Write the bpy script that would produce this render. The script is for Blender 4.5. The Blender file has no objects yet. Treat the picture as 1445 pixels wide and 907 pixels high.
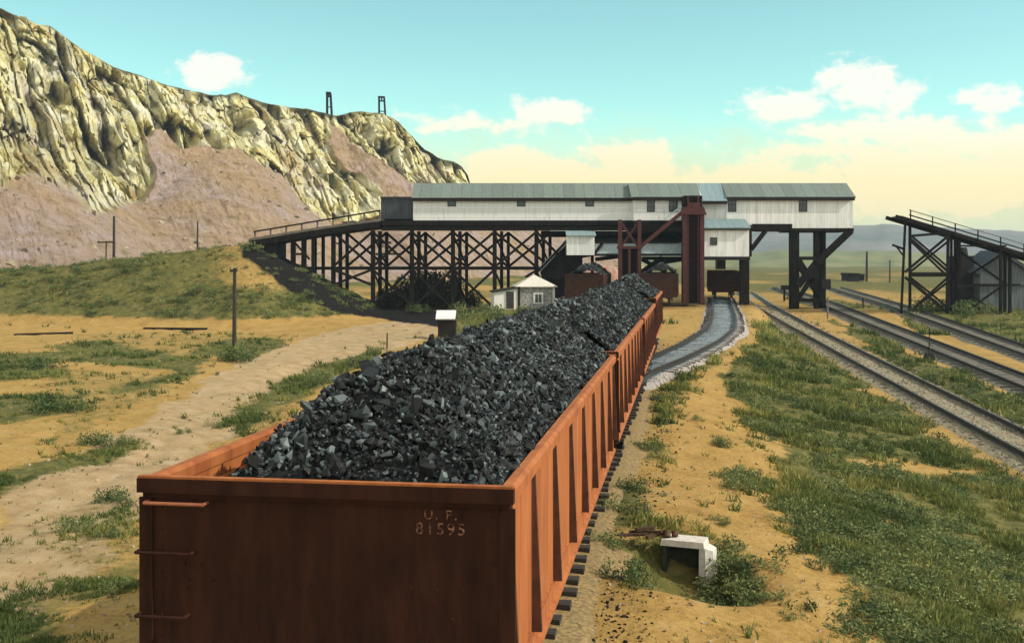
import bpy, bmesh, math, random
import numpy as np
from mathutils import Vector, Matrix, Euler

random.seed(7)
S = bpy.context.scene
COL = S.collection
R = math.radians

# ------------------------------------------------------------------ camera
F, CX, HY, CZ = 1600.0, 722.5, 370.0, 4.4
cam_d = bpy.data.cameras.new("camera")
cam = bpy.data.objects.new("camera", cam_d)
COL.objects.link(cam)
cam.location = (0, 0, CZ)
cam.rotation_euler = (R(90), 0, 0)
cam_d.sensor_width = 36
cam_d.lens = 36 * F / 1445
cam_d.shift_y = -(453.5 - HY) / 1445
cam_d.clip_start = 0.1
cam_d.clip_end = 20000
S.camera = cam

# ------------------------------------------------------------------ sun, sky, exposure
SUN = Vector((0.97, -0.21, 0)).normalized()
SUN_EL = R(37)
sd = (SUN * math.cos(SUN_EL)) + Vector((0, 0, math.sin(SUN_EL)))
sun_d = bpy.data.lights.new("sun", 'SUN')
sun_d.energy = 2.8
sun_d.angle = R(0.5)
sun_d.color = (1.0, 0.93, 0.80)
sun = bpy.data.objects.new("sun", sun_d)
COL.objects.link(sun)
sun.rotation_euler = sd.to_track_quat('Z', 'Y').to_euler()

world = bpy.data.worlds.new("World")
S.world = world
world.use_nodes = True
SKY_STRENGTH = 0.15
HAZE = 0.00024
def build_world():
    nt = world.node_tree
    nt.nodes.clear()
    N, L = nt.nodes, nt.links
    def val(x, sock):
        if isinstance(x, (int, float)): sock.default_value = x
        else: L.new(x, sock)
    def m(op, a, b=0.0, c=None, clamp=False):
        n = N.new('ShaderNodeMath'); n.operation = op; n.use_clamp = clamp
        val(a, n.inputs[0]); val(b, n.inputs[1])
        if c is not None: val(c, n.inputs[2])
        return n.outputs[0]
    def sstep(x, a, b):
        n = N.new('ShaderNodeMapRange'); n.interpolation_type = 'SMOOTHSTEP'
        val(x, n.inputs[0]); n.inputs[1].default_value = a; n.inputs[2].default_value = b
        return n.outputs[0]
    def mixc(f, a, b, mode='MIX'):
        n = N.new('ShaderNodeMix'); n.data_type = 'RGBA'; n.blend_type = mode
        val(f, n.inputs[0])
        for x, s in ((a, n.inputs[6]), (b, n.inputs[7])):
            if isinstance(x, tuple): s.default_value = (*x, 1)
            else: L.new(x, s)
        return n.outputs[2]
    out = N.new('ShaderNodeOutputWorld')
    bg = N.new('ShaderNodeBackground'); bg.inputs[1].default_value = SKY_STRENGTH
    L.new(bg.outputs[0], out.inputs[0])
    sky = N.new('ShaderNodeTexSky'); sky.sky_type = 'NISHITA'; sky.sun_disc = False
    sky.sun_elevation = SUN_EL
    sky.sun_rotation = math.atan2(SUN.x, SUN.y)
    sky.altitude = 1900; sky.dust_density = 0.6; sky.air_density = 1.0
    tc = N.new('ShaderNodeTexCoord')
    sep = N.new('ShaderNodeSeparateXYZ'); L.new(tc.outputs['Generated'], sep.inputs[0])
    yy = m('MAXIMUM', sep.outputs[1], 0.08)
    u = m('DIVIDE', sep.outputs[0], yy)
    v = m('DIVIDE', sep.outputs[2], yy)
    cmb = N.new('ShaderNodeCombineXYZ'); L.new(u, cmb.inputs[0]); L.new(v, cmb.inputs[1])
    def noise(scale, detail, rough=0.55, off=0.0):
        mp = N.new('ShaderNodeMapping'); L.new(cmb.outputs[0], mp.inputs[0])
        mp.inputs[1].default_value = (off, off * .7, 0)
        mp.inputs[3].default_value = (1, 1.5, 1)
        n = N.new('ShaderNodeTexNoise'); L.new(mp.outputs[0], n.inputs[0])
        n.inputs['Scale'].default_value = scale; n.inputs['Detail'].default_value = detail
        n.inputs['Roughness'].default_value = rough
        return n.outputs['Fac']
    n1 = noise(42, 8, 0.62); n2 = noise(17, 5, 0.55, 3.1)
    nz = m('SUBTRACT', m('ADD', m('MULTIPLY', n1, 1.3), m('MULTIPLY', n2, 1.1)), 1.2)
    blobs = [(298,106,62,26,1),(770,158,66,22,1),(680,176,110,16,.55),(715,238,82,30,1),(885,222,66,30,1),
             (800,250,140,26,.8),(1118,148,72,27,1),(1228,132,72,46,1),(1190,182,80,20,.8),(1308,194,76,34,1),(1130,215,110,18,.5),
             (1300,256,190,60,1.1),(1060,256,110,30,.9),(930,262,160,34,.9),(700,262,120,36,.9),(1440,215,120,50,.9),(1400,140,60,22,.6),(1420,250,70,50,.9)]
    dens = None
    for px, py, rx, ry, w in blobs:
        u0, v0 = (px - CX) / F, (HY - py) / F
        du = m('DIVIDE', m('SUBTRACT', u, u0), rx / F)
        dv = m('DIVIDE', m('SUBTRACT', v, v0), ry / F)
        d = m('SQRT', m('ADD', m('MULTIPLY', du, du), m('MULTIPLY', dv, dv)))
        b = m('MULTIPLY', m('SUBTRACT', 1.12, d), w * 1.25)
        dens = b if dens is None else m('MAXIMUM', dens, b)
    cl = sstep(m('ADD', dens, m('MULTIPLY', nz, 1.9)), 0.0, 0.6)
    base = mixc(1.0, sky.outputs[0], SKY_TINT, 'MULTIPLY')
    g = sstep(m('ADD', v, m('MULTIPLY', nz, 0.035)), 0.14, 0.05)
    base = mixc(m('MULTIPLY', g, 0.92), base, SKY_CREAM)
    low = sstep(v, 0.15, 0.06)
    cloudcol = mixc(low, SKY_CLOUD, SKY_CLOUD_LOW)
    fin = mixc(m('MULTIPLY', cl, 0.9), base, cloudcol)
    # unseen broken cloud added overhead and behind the viewer to brighten walls in shade
    n3 = N.new('ShaderNodeTexNoise'); L.new(tc.outputs['Generated'], n3.inputs[0])
    n3.inputs['Scale'].default_value = 2.6; n3.inputs['Detail'].default_value = 5
    wgt = m('SUBTRACT', 1.0, sstep(sep.outputs[1], 0.30, 0.75))
    cl2 = m('MULTIPLY', sstep(n3.outputs['Fac'], 0.40, 0.56), wgt)
    fin = mixc(m('MULTIPLY', cl2, 0.9), fin, SKY_FILL)
    L.new(fin, bg.inputs[0])
SKY_TINT = (0.82, 1.10, 0.74)
SKY_CREAM = (4.0, 3.85, 2.2)
SKY_CLOUD = (4.9, 4.85, 4.3)
SKY_FILL = (6.4, 5.9, 5.2)
SKY_CLOUD_LOW = (5.3, 4.45, 2.45)
build_world()

S.view_settings.view_transform = 'Standard'
S.view_settings.look = 'None'
S.view_settings.gamma = 1
S.view_settings.use_curve_mapping = False
S.view_settings.exposure = 0.58
S.cycles.use_denoising = True
S.cycles.max_bounces = 5
S.cycles.diffuse_bounces = 3
S.cycles.glossy_bounces = 2
S.cycles.volume_bounces = 0

# ------------------------------------------------------------------ helpers
def P(px, py, Y):
    return Vector(((px - CX) / F * Y, Y, CZ - (py - HY) / F * Y))
def wx(px, Y): return (px - CX) / F * Y
def wz(py, Y): return CZ - (py - HY) / F * Y

OFF = {}
class MB:
    def __init__(s): s.v = []; s.f = []; s.sm = False
    def add(s, vs, fs):
        b = len(s.v); s.v += [tuple(v) for v in vs]; s.f += [tuple(i + b for i in f) for f in fs]; return s
    def box(s, x0, x1, y0, y1, z0, z1):
        return s.hexa([(x0,y0,z0),(x1,y0,z0),(x1,y1,z0),(x0,y1,z0),(x0,y0,z1),(x1,y0,z1),(x1,y1,z1),(x0,y1,z1)])
    def hexa(s, p):
        return s.add(p, [(0,3,2,1),(4,5,6,7),(0,1,5,4),(1,2,6,5),(2,3,7,6),(3,0,4,7)])
    def beam(s, p, q, w, h, up=(0,0,1)):
        p, q = Vector(p), Vector(q); d = (q - p).normalized()
        up = Vector(up)
        if abs(d.dot(up)) > .98: up = Vector((0,1,0))
        a = d.cross(up).normalized() * (w / 2); b = a.cross(d).normalized() * (h / 2)
        return s.hexa([p-a-b, p+a-b, q+a-b, q-a-b, p-a+b, p+a+b, q+a+b, q-a+b])
    def cyl(s, p, q, r0, r1=None, n=10, cap=True):
        r1 = r0 if r1 is None else r1
        p, q = Vector(p), Vector(q); d = (q - p).normalized()
        up = Vector((0,0,1)) if abs(d.z) < .9 else Vector((1,0,0))
        a = d.cross(up).normalized(); b = d.cross(a)
        vs = []
        for c, r in ((p, r0), (q, r1)):
            for i in range(n):
                t = 2 * math.pi * i / n
                vs.append(c + a * (math.cos(t) * r) + b * (math.sin(t) * r))
        fs = [(i, (i+1) % n, n + (i+1) % n, n + i) for i in range(n)]
        if cap: fs += [tuple(range(n-1, -1, -1)), tuple(range(n, 2*n))]
        return s.add(vs, fs)
    def prism(s, poly, y0, y1):
        """polygon in (x, z), extruded from y0 to y1"""
        n = len(poly)
        vs = [(x, y0, z) for x, z in poly] + [(x, y1, z) for x, z in poly]
        fs = [tuple(range(n)), tuple(range(2*n-1, n-1, -1))]
        fs += [(i, n + i, n + (i+1) % n, (i+1) % n) for i in range(n)]
        return s.add(vs, fs)
    def pbox(s, px0, px1, py0, py1, Y0, Y1):
        """front face rectangle measured at depth Y0, going straight back to Y1"""
        return s.box(wx(px0, Y0), wx(px1, Y0), Y0, Y1, wz(py1, Y0), wz(py0, Y0))
    def pbeam(s, a, b, Y, w, h):      # w: depth, h: width seen from the front
        return s.beam(P(*a, Y), P(*b, Y), h, w, (0, 1, 0))
    def build(s, name, mat, parent=None, smooth=False):
        me = bpy.data.meshes.new(name)
        o = OFF.get(parent.name, Vector((0,0,0))) if parent else Vector((0,0,0))
        me.from_pydata([(x - o.x, y - o.y, z - o.z) for x, y, z in s.v], [], s.f)
        bm = bmesh.new(); bm.from_mesh(me)
        bmesh.ops.recalc_face_normals(bm, faces=bm.faces)
        bm.to_mesh(me); bm.free()
        if smooth: me.polygons.foreach_set('use_smooth', [True] * len(me.polygons))
        me.materials.append(mat)
        ob = bpy.data.objects.new(name, me); COL.objects.link(ob)
        if parent:
            ob.parent = parent; OFF[ob.name] = o
        return ob

def npmesh(name, V, faces_n, faces, mat, attr=None, smooth=False):
    """fast mesh: V (n,3); faces (m,faces_n)"""
    me = bpy.data.meshes.new(name)
    V = np.asarray(V, np.float32); Fc = np.asarray(faces, np.int32)
    me.vertices.add(len(V)); me.vertices.foreach_set('co', V.ravel())
    me.loops.add(Fc.size); me.loops.foreach_set('vertex_index', Fc.ravel())
    me.polygons.add(len(Fc))
    me.polygons.foreach_set('loop_start', np.arange(0, Fc.size, faces_n, dtype=np.int32))
    me.polygons.foreach_set('loop_total', np.full(len(Fc), faces_n, np.int32))
    me.polygons.foreach_set('use_smooth', np.full(len(Fc), bool(smooth)))
    me.update(calc_edges=True)
    if attr is not None:
        a = me.color_attributes.new('mask', 'FLOAT_COLOR', 'POINT')
        a.data.foreach_set('color', np.asarray(attr, np.float32).ravel())
    if mat: me.materials.append(mat)
    ob = bpy.data.objects.new(name, me); COL.objects.link(ob)
    return ob

def tag(o, label=None, cat=None, group=None, kind=None):
    if label: o['label'] = label
    if cat: o['category'] = cat
    if group: o['group'] = group
    if kind: o['kind'] = kind
    return o
def thing(name, label, cat, loc=(0,0,0), rotz=0, group=None, local=False):
    o = bpy.data.objects.new(name, None); COL.objects.link(o)
    o.location = loc; o.rotation_euler = (0, 0, rotz); o.empty_display_size = .3
    OFF[o.name] = Vector((0,0,0)) if local else Vector(loc)
    return tag(o, label, cat, group)
def copy_tree(o, parent=None):
    c = o.copy(); COL.objects.link(c)
    if parent: c.parent = parent
    for ch in list(o.children): copy_tree(ch, c)
    return c

# ------------------------------------------------------------------ numpy noise
def _h(ix, iy, iz, seed):
    n = (ix * 374761393 + iy * 668265263 + iz * 2147483647 + seed * 1442695041) & 0xffffffff
    n = ((n ^ (n >> 13)) * 1274126177) & 0xffffffff
    n = ((n ^ (n >> 16)) * 2246822519) & 0xffffffff
    return ((n ^ (n >> 15)) & 0xffff) / 65535.0
def vnoise(x, y, z=0, seed=0):
    x, y, z = np.broadcast_arrays(np.asarray(x, float), np.asarray(y, float), np.asarray(z, float))
    ix, iy, iz = np.floor(x).astype(np.int64), np.floor(y).astype(np.int64), np.floor(z).astype(np.int64)
    fx, fy, fz = x - ix, y - iy, z - iz
    fx, fy, fz = [t * t * (3 - 2 * t) for t in (fx, fy, fz)]
    r = 0
    for a in (0, 1):
        for b in (0, 1):
            for c in (0, 1):
                w = (fx if a else 1 - fx) * (fy if b else 1 - fy) * (fz if c else 1 - fz)
                r = r + w * _h(ix + a, iy + b, iz + c, seed)
    return r
def fbm(x, y, z=0, oct=4, seed=0, gain=.5):
    a, t, r, f = 1.0, 0, 0, 1.0
    for i in range(oct):
        r = r + a * vnoise(np.asarray(x) * f, np.asarray(y) * f, np.asarray(z) * f, seed + i); t += a; a *= gain; f *= 2.03
    return r / t
def worley(x, y, seed=0, tilt=.8):
    """angular blocks: a random offset and a random tilt for each cell"""
    ix, iy = np.floor(x).astype(np.int64), np.floor(y).astype(np.int64)
    best = np.full(np.shape(x), 9.0); val = np.zeros(np.shape(x)); sec = np.full(np.shape(x), 9.0)
    for a in (-1, 0, 1):
        for b in (-1, 0, 1):
            cx, cy = ix + a, iy + b
            dx = x - (cx + .15 + .7 * _h(cx, cy, cx * 0, seed)); dy = y - (cy + .15 + .7 * _h(cx, cy, cx * 0, seed + 1))
            d = dx * dx + dy * dy
            v = _h(cx, cy, cx * 0, seed + 2) - .5 + tilt * (dx * (_h(cx, cy, cx * 0, seed + 3) - .5) + dy * (_h(cx, cy, cx * 0, seed + 4) - .5))
            m = d < best
            sec = np.where(m, best, np.minimum(sec, d)); val = np.where(m, v, val); best = np.where(m, d, best)
    return val, np.sqrt(sec) - np.sqrt(best)
def sst(x, a, b):
    t = np.clip((np.asarray(x, float) - a) / (b - a), 0, 1); return t * t * (3 - 2 * t)

# ------------------------------------------------------------------ materials
def mat(name, c1, c2=None, rough=.8, scale=6, detail=5, bump=0.0, bscale=30, spec=.3, stretch=(1,1,1), c3=None, metal=0.0, lo=.35, hi=.65):
    m = bpy.data.materials.new(name); m.use_nodes = True
    nt = m.node_tree; N, L = nt.nodes, nt.links
    b = N['Principled BSDF']
    b.inputs['Roughness'].default_value = rough
    b.inputs['Specular IOR Level'].default_value = spec
    b.inputs['Metallic'].default_value = metal
    tc = N.new('ShaderNodeTexCoord'); mp = N.new('ShaderNodeMapping'); L.new(tc.outputs['Object'], mp.inputs[0])
    mp.inputs[3].default_value = stretch
    n = N.new('ShaderNodeTexNoise'); L.new(mp.outputs[0], n.inputs[0])
    n.inputs['Scale'].default_value = scale; n.inputs['Detail'].default_value = detail; n.inputs['Roughness'].default_value = .65
    cr = N.new('ShaderNodeValToRGB'); L.new(n.outputs['Fac'], cr.inputs[0])
    e = cr.color_ramp.elements
    e[0].position = lo; e[0].color = (*c1, 1)
    e[1].position = hi; e[1].color = (*(c2 or c1), 1)
    if c3:
        x = e.new((lo + hi) / 2); x.color = (*c3, 1)
    L.new(cr.outputs[0], b.inputs['Base Color'])
    if bump:
        n2 = N.new('ShaderNodeTexNoise'); L.new(mp.outputs[0], n2.inputs[0])
        n2.inputs['Scale'].default_value = bscale; n2.inputs['Detail'].default_value = 4
        bp = N.new('ShaderNodeBump'); bp.inputs['Strength'].default_value = bump; bp.inputs['Distance'].default_value = .02
        L.new(n2.outputs['Fac'], bp.inputs['Height']); L.new(bp.outputs[0], b.inputs['Normal'])
    return m

def boards(name, c1, c2, axis='X', pitch=.2, rough=.7, depth=.02, dark=.55):
    """painted boards: dark joint lines along one axis, streaky weathering"""
    m = mat(name, c1, c2, rough, scale=1.1, stretch=(3,3,.5) if c1[0] > .5 else ((6,6,.35) if axis == 'X' else (.4,.4,5)), detail=8, lo=.24 if c1[0] > .5 else .35, hi=.5 if c1[0] > .5 else .65)
    nt = m.node_tree; N, L = nt.nodes, nt.links; b = N['Principled BSDF']
    tc = N.new('ShaderNodeTexCoord'); sp = N.new('ShaderNodeSeparateXYZ'); L.new(tc.outputs['Object'], sp.inputs[0])
    a = N.new('ShaderNodeMath'); a.operation = 'MULTIPLY'; L.new(sp.outputs[{'X':0,'Y':1,'Z':2}[axis]], a.inputs[0]); a.inputs[1].default_value = 1 / pitch
    fr = N.new('ShaderNodeMath'); fr.operation = 'FRACT'; L.new(a.outputs[0], fr.inputs[0])
    c = N.new('ShaderNodeMath'); c.operation = 'COMPARE'; L.new(fr.outputs[0], c.inputs[0]); c.inputs[1].default_value = .5; c.inputs[2].default_value = .44
    fl = N.new('ShaderNodeMath'); fl.operation = 'FLOOR'; L.new(a.outputs[0], fl.inputs[0])
    wn = N.new('ShaderNodeTexWhiteNoise'); wn.noise_dimensions = '1D'; L.new(fl.outputs[0], wn.inputs['W'])
    mr = N.new('ShaderNodeMapRange'); L.new(wn.outputs['Value'], mr.inputs[0]); mr.inputs[3].default_value = .86; mr.inputs[4].default_value = 1.05
    mr2 = N.new('ShaderNodeMapRange'); L.new(c.outputs[0], mr2.inputs[0]); mr2.inputs[3].default_value = dark; mr2.inputs[4].default_value = 1
    mu = N.new('ShaderNodeMath'); mu.operation = 'MULTIPLY'; L.new(mr.outputs[0], mu.inputs[0]); L.new(mr2.outputs[0], mu.inputs[1])
    src = b.inputs['Base Color'].links[0].from_socket
    mx = N.new('ShaderNodeVectorMath'); mx.operation = 'SCALE'; L.new(src, mx.inputs[0]); L.new(mu.outputs[0], mx.inputs['Scale'])
    L.new(mx.outputs[0], b.inputs['Base Color'])
    bp = N.new('ShaderNodeBump'); bp.inputs['Strength'].default_value = .6; bp.inputs['Distance'].default_value = depth
    L.new(c.outputs[0], bp.inputs['Height']); L.new(bp.outputs[0], b.inputs['Normal'])
    return m

M = {}
M['stake'] = mat('dark brown stake', (.05,.02,.011), (.10,.036,.018), .8, scale=6)  # darker than the sides to paint in the stakes' shadow strips
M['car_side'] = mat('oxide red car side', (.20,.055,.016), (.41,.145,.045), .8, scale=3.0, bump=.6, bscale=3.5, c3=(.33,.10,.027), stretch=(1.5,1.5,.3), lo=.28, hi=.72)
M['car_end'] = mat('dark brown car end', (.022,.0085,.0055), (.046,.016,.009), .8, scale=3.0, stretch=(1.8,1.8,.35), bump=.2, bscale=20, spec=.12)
M['car_dark'] = mat('old brown car paint', (.024,.010,.006), (.065,.023,.011), .8, scale=3)
M['iron'] = mat('black iron', (.018,.015,.013), (.035,.026,.02), .7, scale=8)
M['steel'] = mat('worn steel', (.035,.03,.028), (.07,.055,.045), .45, scale=5, metal=.3)
M['grab'] = mat('sunlit grab iron', (.26,.085,.04), (.36,.13,.065), .6, scale=10)  # brighter orange paints in the sun on the top grab iron
M['letter'] = mat('faded stencil paint', (.05,.017,.010), (.34,.16,.10), .9, scale=34, detail=4, lo=.42, hi=.62)
M['timber'] = mat('creosoted timber', (.007,.006,.005), (.020,.016,.013), .9, spec=.12, scale=5, stretch=(1,1,.3))
M['timber_grey'] = mat('weathered timber', (.10,.085,.07), (.21,.175,.14), .9, scale=5, stretch=(.4,1,1))
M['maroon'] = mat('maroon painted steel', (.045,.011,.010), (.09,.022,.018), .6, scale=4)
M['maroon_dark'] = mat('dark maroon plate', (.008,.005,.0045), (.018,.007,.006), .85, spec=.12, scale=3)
M['white_v'] = boards('white vertical siding', (.60,.58,.55), (.84,.83,.81), 'X', .24, dark=.86)
M['white_h'] = boards('white horizontal siding', (.60,.58,.55), (.84,.83,.81), 'Z', .26, dark=.88)
M['white'] = mat('white paint', (.66,.64,.58), (.82,.80,.74), .7, scale=5)
M['pale_blue'] = mat('pale blue sheet iron', (.38,.46,.49), (.52,.60,.62), .55, scale=3)
M['roof'] = boards('grey green roofing', (.115,.145,.125), (.20,.24,.21), 'X', .9, rough=.8, dark=.86)
M['roof_blue'] = boards('blue grey sheet roof', (.17,.25,.27), (.25,.33,.34), 'X', .6, rough=.7, dark=.85)
M['roof_light'] = mat('pale shingle roof', (.50,.46,.40), (.70,.64,.56), .85, scale=9, bump=.3, bscale=25)
M['stone'] = mat('rough grey stone', (.16,.15,.14), (.50,.48,.45), .9, scale=5, bump=.8, bscale=9, detail=3)
M['pane'] = mat('dark glass', (.02,.022,.025), (.05,.055,.06), .15, scale=2, spec=.6)
M['dark_frame'] = mat('dark window frame', (.025,.022,.02), (.05,.045,.04), .7)
M['gap'] = mat('dark planks', (.010,.008,.007), (.024,.018,.015), .9, scale=4, stretch=(4,4,.4))
M['shed_dark'] = boards('tarred boards', (.03,.035,.042), (.07,.078,.09), 'X', .25, dark=.5)
M['shed_grey'] = boards('weathered grey boards', (.075,.09,.10), (.16,.18,.185), 'X', .25, dark=.6)
M['concrete'] = mat('pale concrete', (.50,.46,.40), (.68,.63,.56), .9, scale=9, bump=.4, bscale=30)
M['shaded'] = mat('dark shaded concrete', (.018,.022,.014), (.05,.06,.035), .95, scale=6, bump=.4)  # shade inside the culvert opening, put into the colour
M['rust'] = mat('rusted scrap', (.035,.022,.014), (.12,.06,.03), .85, scale=12)
M['pole'] = mat('pole wood', (.028,.02,.015), (.06,.045,.033), .9, scale=6, stretch=(2,2,.3))
M['tie'] = mat('track tie', (.025,.02,.017), (.07,.055,.045), .9, scale=6, stretch=(.5,3,3))
M['rail'] = mat('rail steel', (.03,.022,.018), (.06,.045,.035), .4, scale=6, metal=.5)
M['ballast'] = mat('cinder ballast', (.125,.155,.17), (.25,.285,.295), .95, scale=16, bump=1.0, bscale=18, detail=8)
M['ballast_pink'] = mat('gravel shoulder', (.13,.09,.04), (.37,.25,.105), .95, scale=14, bump=1.0, bscale=18, detail=8)
M['ballast_dark'] = mat('brown cinder ballast', (.075,.065,.05), (.20,.175,.13), .95, scale=14, bump=1.0, bscale=18, detail=8)
M['ballast_pale'] = mat('pale gravel shoulder', (.27,.23,.20), (.48,.42,.38), .95, scale=14, bump=1.0, bscale=18, detail=8)
M['ballast_dry'] = mat('dry gravel ballast', (.17,.145,.09), (.34,.285,.19), .95, scale=14, bump=1.0, bscale=18, detail=8)
M['slack'] = mat('burnt shale heap', (.50,.22,.12), (.48,.38,.36), .95, scale=2.5, bump=.8, bscale=8)

# ------------------------------------------------------------------ terrain
AX = 0.1547            # train axis slope in plan
def trackx(Y): return -1.466 + AX * (Y - 8.79)
def midx(Y): return np.interp(Y, [30, 36, 40, 44, 47, 50, 58, 66, 73, 80, 86, 106, 130], [1.85, 2.85, 3.6, 4.6, 5.7, 6.95, 9.8, 12.2, 13.65, 14.95, 16.0, 19.6, 23.5])
def rightx(Y): return np.interp(Y, [-40, 20, 42, 60, 80, 100, 130, 400], [12.5, 15.9, 17.4, 18.75, 20.3, 22.1, 26.5, 72])
def farx(Y, k): return np.interp(Y, [-20, 20, 57, 100, 140, 400], [17.5, 20.8, 24.1, 28.2, 33, 75]) + k * 4.3 + .03 * k * (Y - 57)
def zt(Y): return np.interp(Y, [-60, 44, 58, 73, 100, 140, 300, 9000], [-.15, -.15, .12, .5, .68, 1.1, 1.5, 1.5])
def zr(Y): return np.interp(Y, [-60, 10, 100, 140, 300, 9000], [-3.1, -2.85, .4, 1.1, 1.5, 1.5])
def zl(Y): return np.interp(Y, [-60, 17, 66, 84, 97, 130, 300, 9000], [-.9, -.8, -.6, -.55, -.1, .8, 1.5, 1.5])
PIT = [60.0, -40.0]
def terrain(X, Y, fine=True):
    X = np.asarray(X, float); Y = np.asarray(Y, float)
    tx = trackx(np.clip(Y, -60, 110))
    d = X - tx
    edge = np.interp(Y, [-60, 20, 38, 45, 60, 73, 100, 140], [1.95, 1.95, 2.1, 3.3, 5.4, 6.6, 8.5, 10])
    rx = np.interp(Y, [-40, 20, 42, 60, 80, 100, 130, 400], [12.5, 15.9, 17.4, 18.75, 20.3, 22.1, 26.5, 72]) - 2.0
    w = np.clip(rx - tx - edge, 2.0, None)
    tr = np.clip((d - edge) / w, 0, 1)
    tr = tr * .45 + .55 * tr * tr * (3 - 2 * tr)
    wl = np.interp(Y, [30, 90], [5, 25])
    tl = np.clip((-d - 2) / wl, 0, 1); tl = tl * tl * (3 - 2 * tl)
    z0 = zt(Y)
    z = z0 + (zr(Y) - z0) * tr + (zl(Y) - z0) * tl
    # embankment with the incline's trackbed on its crest
    crest = np.interp(X, [-400, -120, -80, -41, -23.0], [0, .8, 2.0, 3.85, 5.85])
    fray = (fbm(X * .22, Y * .22, seed=31, oct=4) - .5) * 1.6
    out = np.maximum(np.maximum(97.2 - Y, Y - 102.0), 0)
    ex = np.maximum(X + 22.2, 0)
    dist = np.sqrt(out ** 2 + (ex * .9) ** 2)
    emb = crest - np.maximum(dist + fray * np.clip(dist, 0, 1.5) * .35, 0) * .60
    k = .35
    hh = np.clip(.5 + .5 * (emb - z) / k, 0, 1)
    z = z * (1 - hh) + emb * hh + k * hh * (1 - hh)
    # pit round the concrete block
    r = np.hypot((X - PIT[0] + .05) / 1.05, (Y - PIT[1] + .75) / 1.25)
    z = z - .62 * np.exp(-r ** 4 * 1.0)
    # small relief
    far = np.clip((np.hypot(X, Y) - 130) / 200, 0, 1)
    flat = np.minimum(np.abs(d) / 3.0, 1)
    flat = np.minimum(flat, np.clip((np.abs(X - midx(np.clip(Y, 30, 130))) - 1.2) / 2, 0, 1) + (Y < 34) * 1.0)
    flat = np.minimum(flat, np.clip((np.abs(X - rightx(Y)) - 1.2) / 2, 0, 1))
    for q in (0, 1): flat = np.minimum(flat, np.clip((np.abs(X - farx(Y, q)) - 1.2) / 2, 0, 1))
    flat = np.clip(flat, 0, 1)
    rough = (fbm(X * .11, Y * .11, seed=3, oct=3) - .5) * .75 + (fbm(X * .5, Y * .5, seed=9, oct=3) - .5) * .30
    z = z + rough * flat * (1 + far * 1.5)
    if fine:
        z = z + (fbm(X * 2.2, Y * 2.2, seed=17, oct=3) - .5) * .09 * flat
    return z
def project(X, Y, Z):
    Yc = np.maximum(Y, .5)
    return CX + F * X / Yc, HY + F * (CZ - Z) / Yc
def inpoly(px, py, poly):
    r = np.zeros(px.shape, bool); n = len(poly); j = n - 1
    for i in range(n):
        xi, yi = poly[i]; xj, yj = poly[j]
        if yi != yj:
            c = ((yi > py) != (yj > py)) & (px < (xj - xi) * (py - yi) / (yj - yi) + xi)
            r ^= c
        j = i
    return r
def ground_at(px, py):
    """world point where the sight line of a photo point meets the terrain"""
    lo, hi = 6.0, 900.0
    Ys = np.concatenate([np.linspace(6, 120, 900), np.linspace(121, 900, 500)])
    Xs = (px - CX) / F * Ys; Zs = CZ - (py - HY) / F * Ys
    below = np.nonzero(Zs < terrain(Xs, Ys))[0]
    k = below[0] if len(below) else len(Ys) - 1
    Y = Ys[k]; X = (px - CX) / F * Y
    return Vector((X, Y, float(terrain(X, Y))))

_p = ground_at(966, 782)
PIT[0], PIT[1] = _p.x, _p.y
GRASS = [
 ([(1030,520),(1075,455),(1110,450),(1180,520),(1280,592),(1395,658),(1460,695),(1700,860),(1700,1100),(1300,1100),(1240,907),(1190,800),(1150,730),(1105,690),(1120,640),(1050,600)], 1.0),
 ([(1172,452),(1205,458),(1300,505),(1395,548),(1600,620),(1600,700),(1395,592),(1250,510)], .85),
 ([(900,575),(960,530),(1010,495),(1025,500),(985,540),(940,585),(905,630)], .6),
 ([(890,640),(915,605),(938,640),(900,665)], .7), ([(845,690),(915,675),(925,735),(855,745)], .75),
 ([(840,760),(895,755),(890,850),(840,820)], .75), ([(1000,680),(1040,672),(1075,690),(1055,702)], .7),
 ([(893,770),(925,755),(990,735),(1022,738),(1034,775),(1004,838),(950,805)], 1.0),
 ([(70,490),(140,482),(285,505),(270,528),(95,508)], .9), ([(262,497),(330,478),(405,478),(395,495),(335,512)], .8),
 ([(150,553),(290,518),(285,530),(165,558)], .8), ([(-60,560),(112,555),(128,575),(-60,600)], 1.0),
 ([(-60,500),(80,498),(85,530),(-60,535)], .9),
 ([(-60,680),(57,648),(195,618),(185,635),(50,695),(-60,720)], .8), ([(60,868),(110,820),(200,772),(200,800),(90,866)], .8),
 ([(-60,870),(60,835),(100,870),(60,940),(-60,940)],.6),
 ([(385,540),(530,488),(548,500),(430,556),(330,610),(300,606)], .8), ([(57,520),(280,530),(150,590),(57,640)], .42), ([(240,660),(400,560),(500,510),(380,610),(250,680)], .42), ([(100,470),(300,470),(420,474),(330,500),(100,490)], .40), ([(57,720),(190,690),(190,860),(57,860)], .40), ([(640,440),(700,437),(860,436),(880,450),(640,480)], .95),
 ([(1165,402),(1270,440),(1400,480),(1500,520),(1500,400),(1165,392)], .75),
 ([(1270,440),(1500,445),(1500,480),(1300,470)], .9),
]
SHADE_FINES_POLY = [([(338,336),(392,342),(430,375),(480,408),(560,436),(640,440),(640,462),(540,450),(470,440),(400,405),(345,362)], 1.0),  # trestle shadow and black fines, painted together as one dark patch
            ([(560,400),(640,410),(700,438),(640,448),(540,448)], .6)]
SANDPOLY = [[(1185,652),(1270,645),(1330,664),(1400,652),(1400,664),(1330,682),(1260,662),(1190,664)],
            [(1255,735),(1290,720),(1310,740),(1270,752)], [(1250,770),(1300,765),(1295,785),(1255,785)]]
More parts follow.
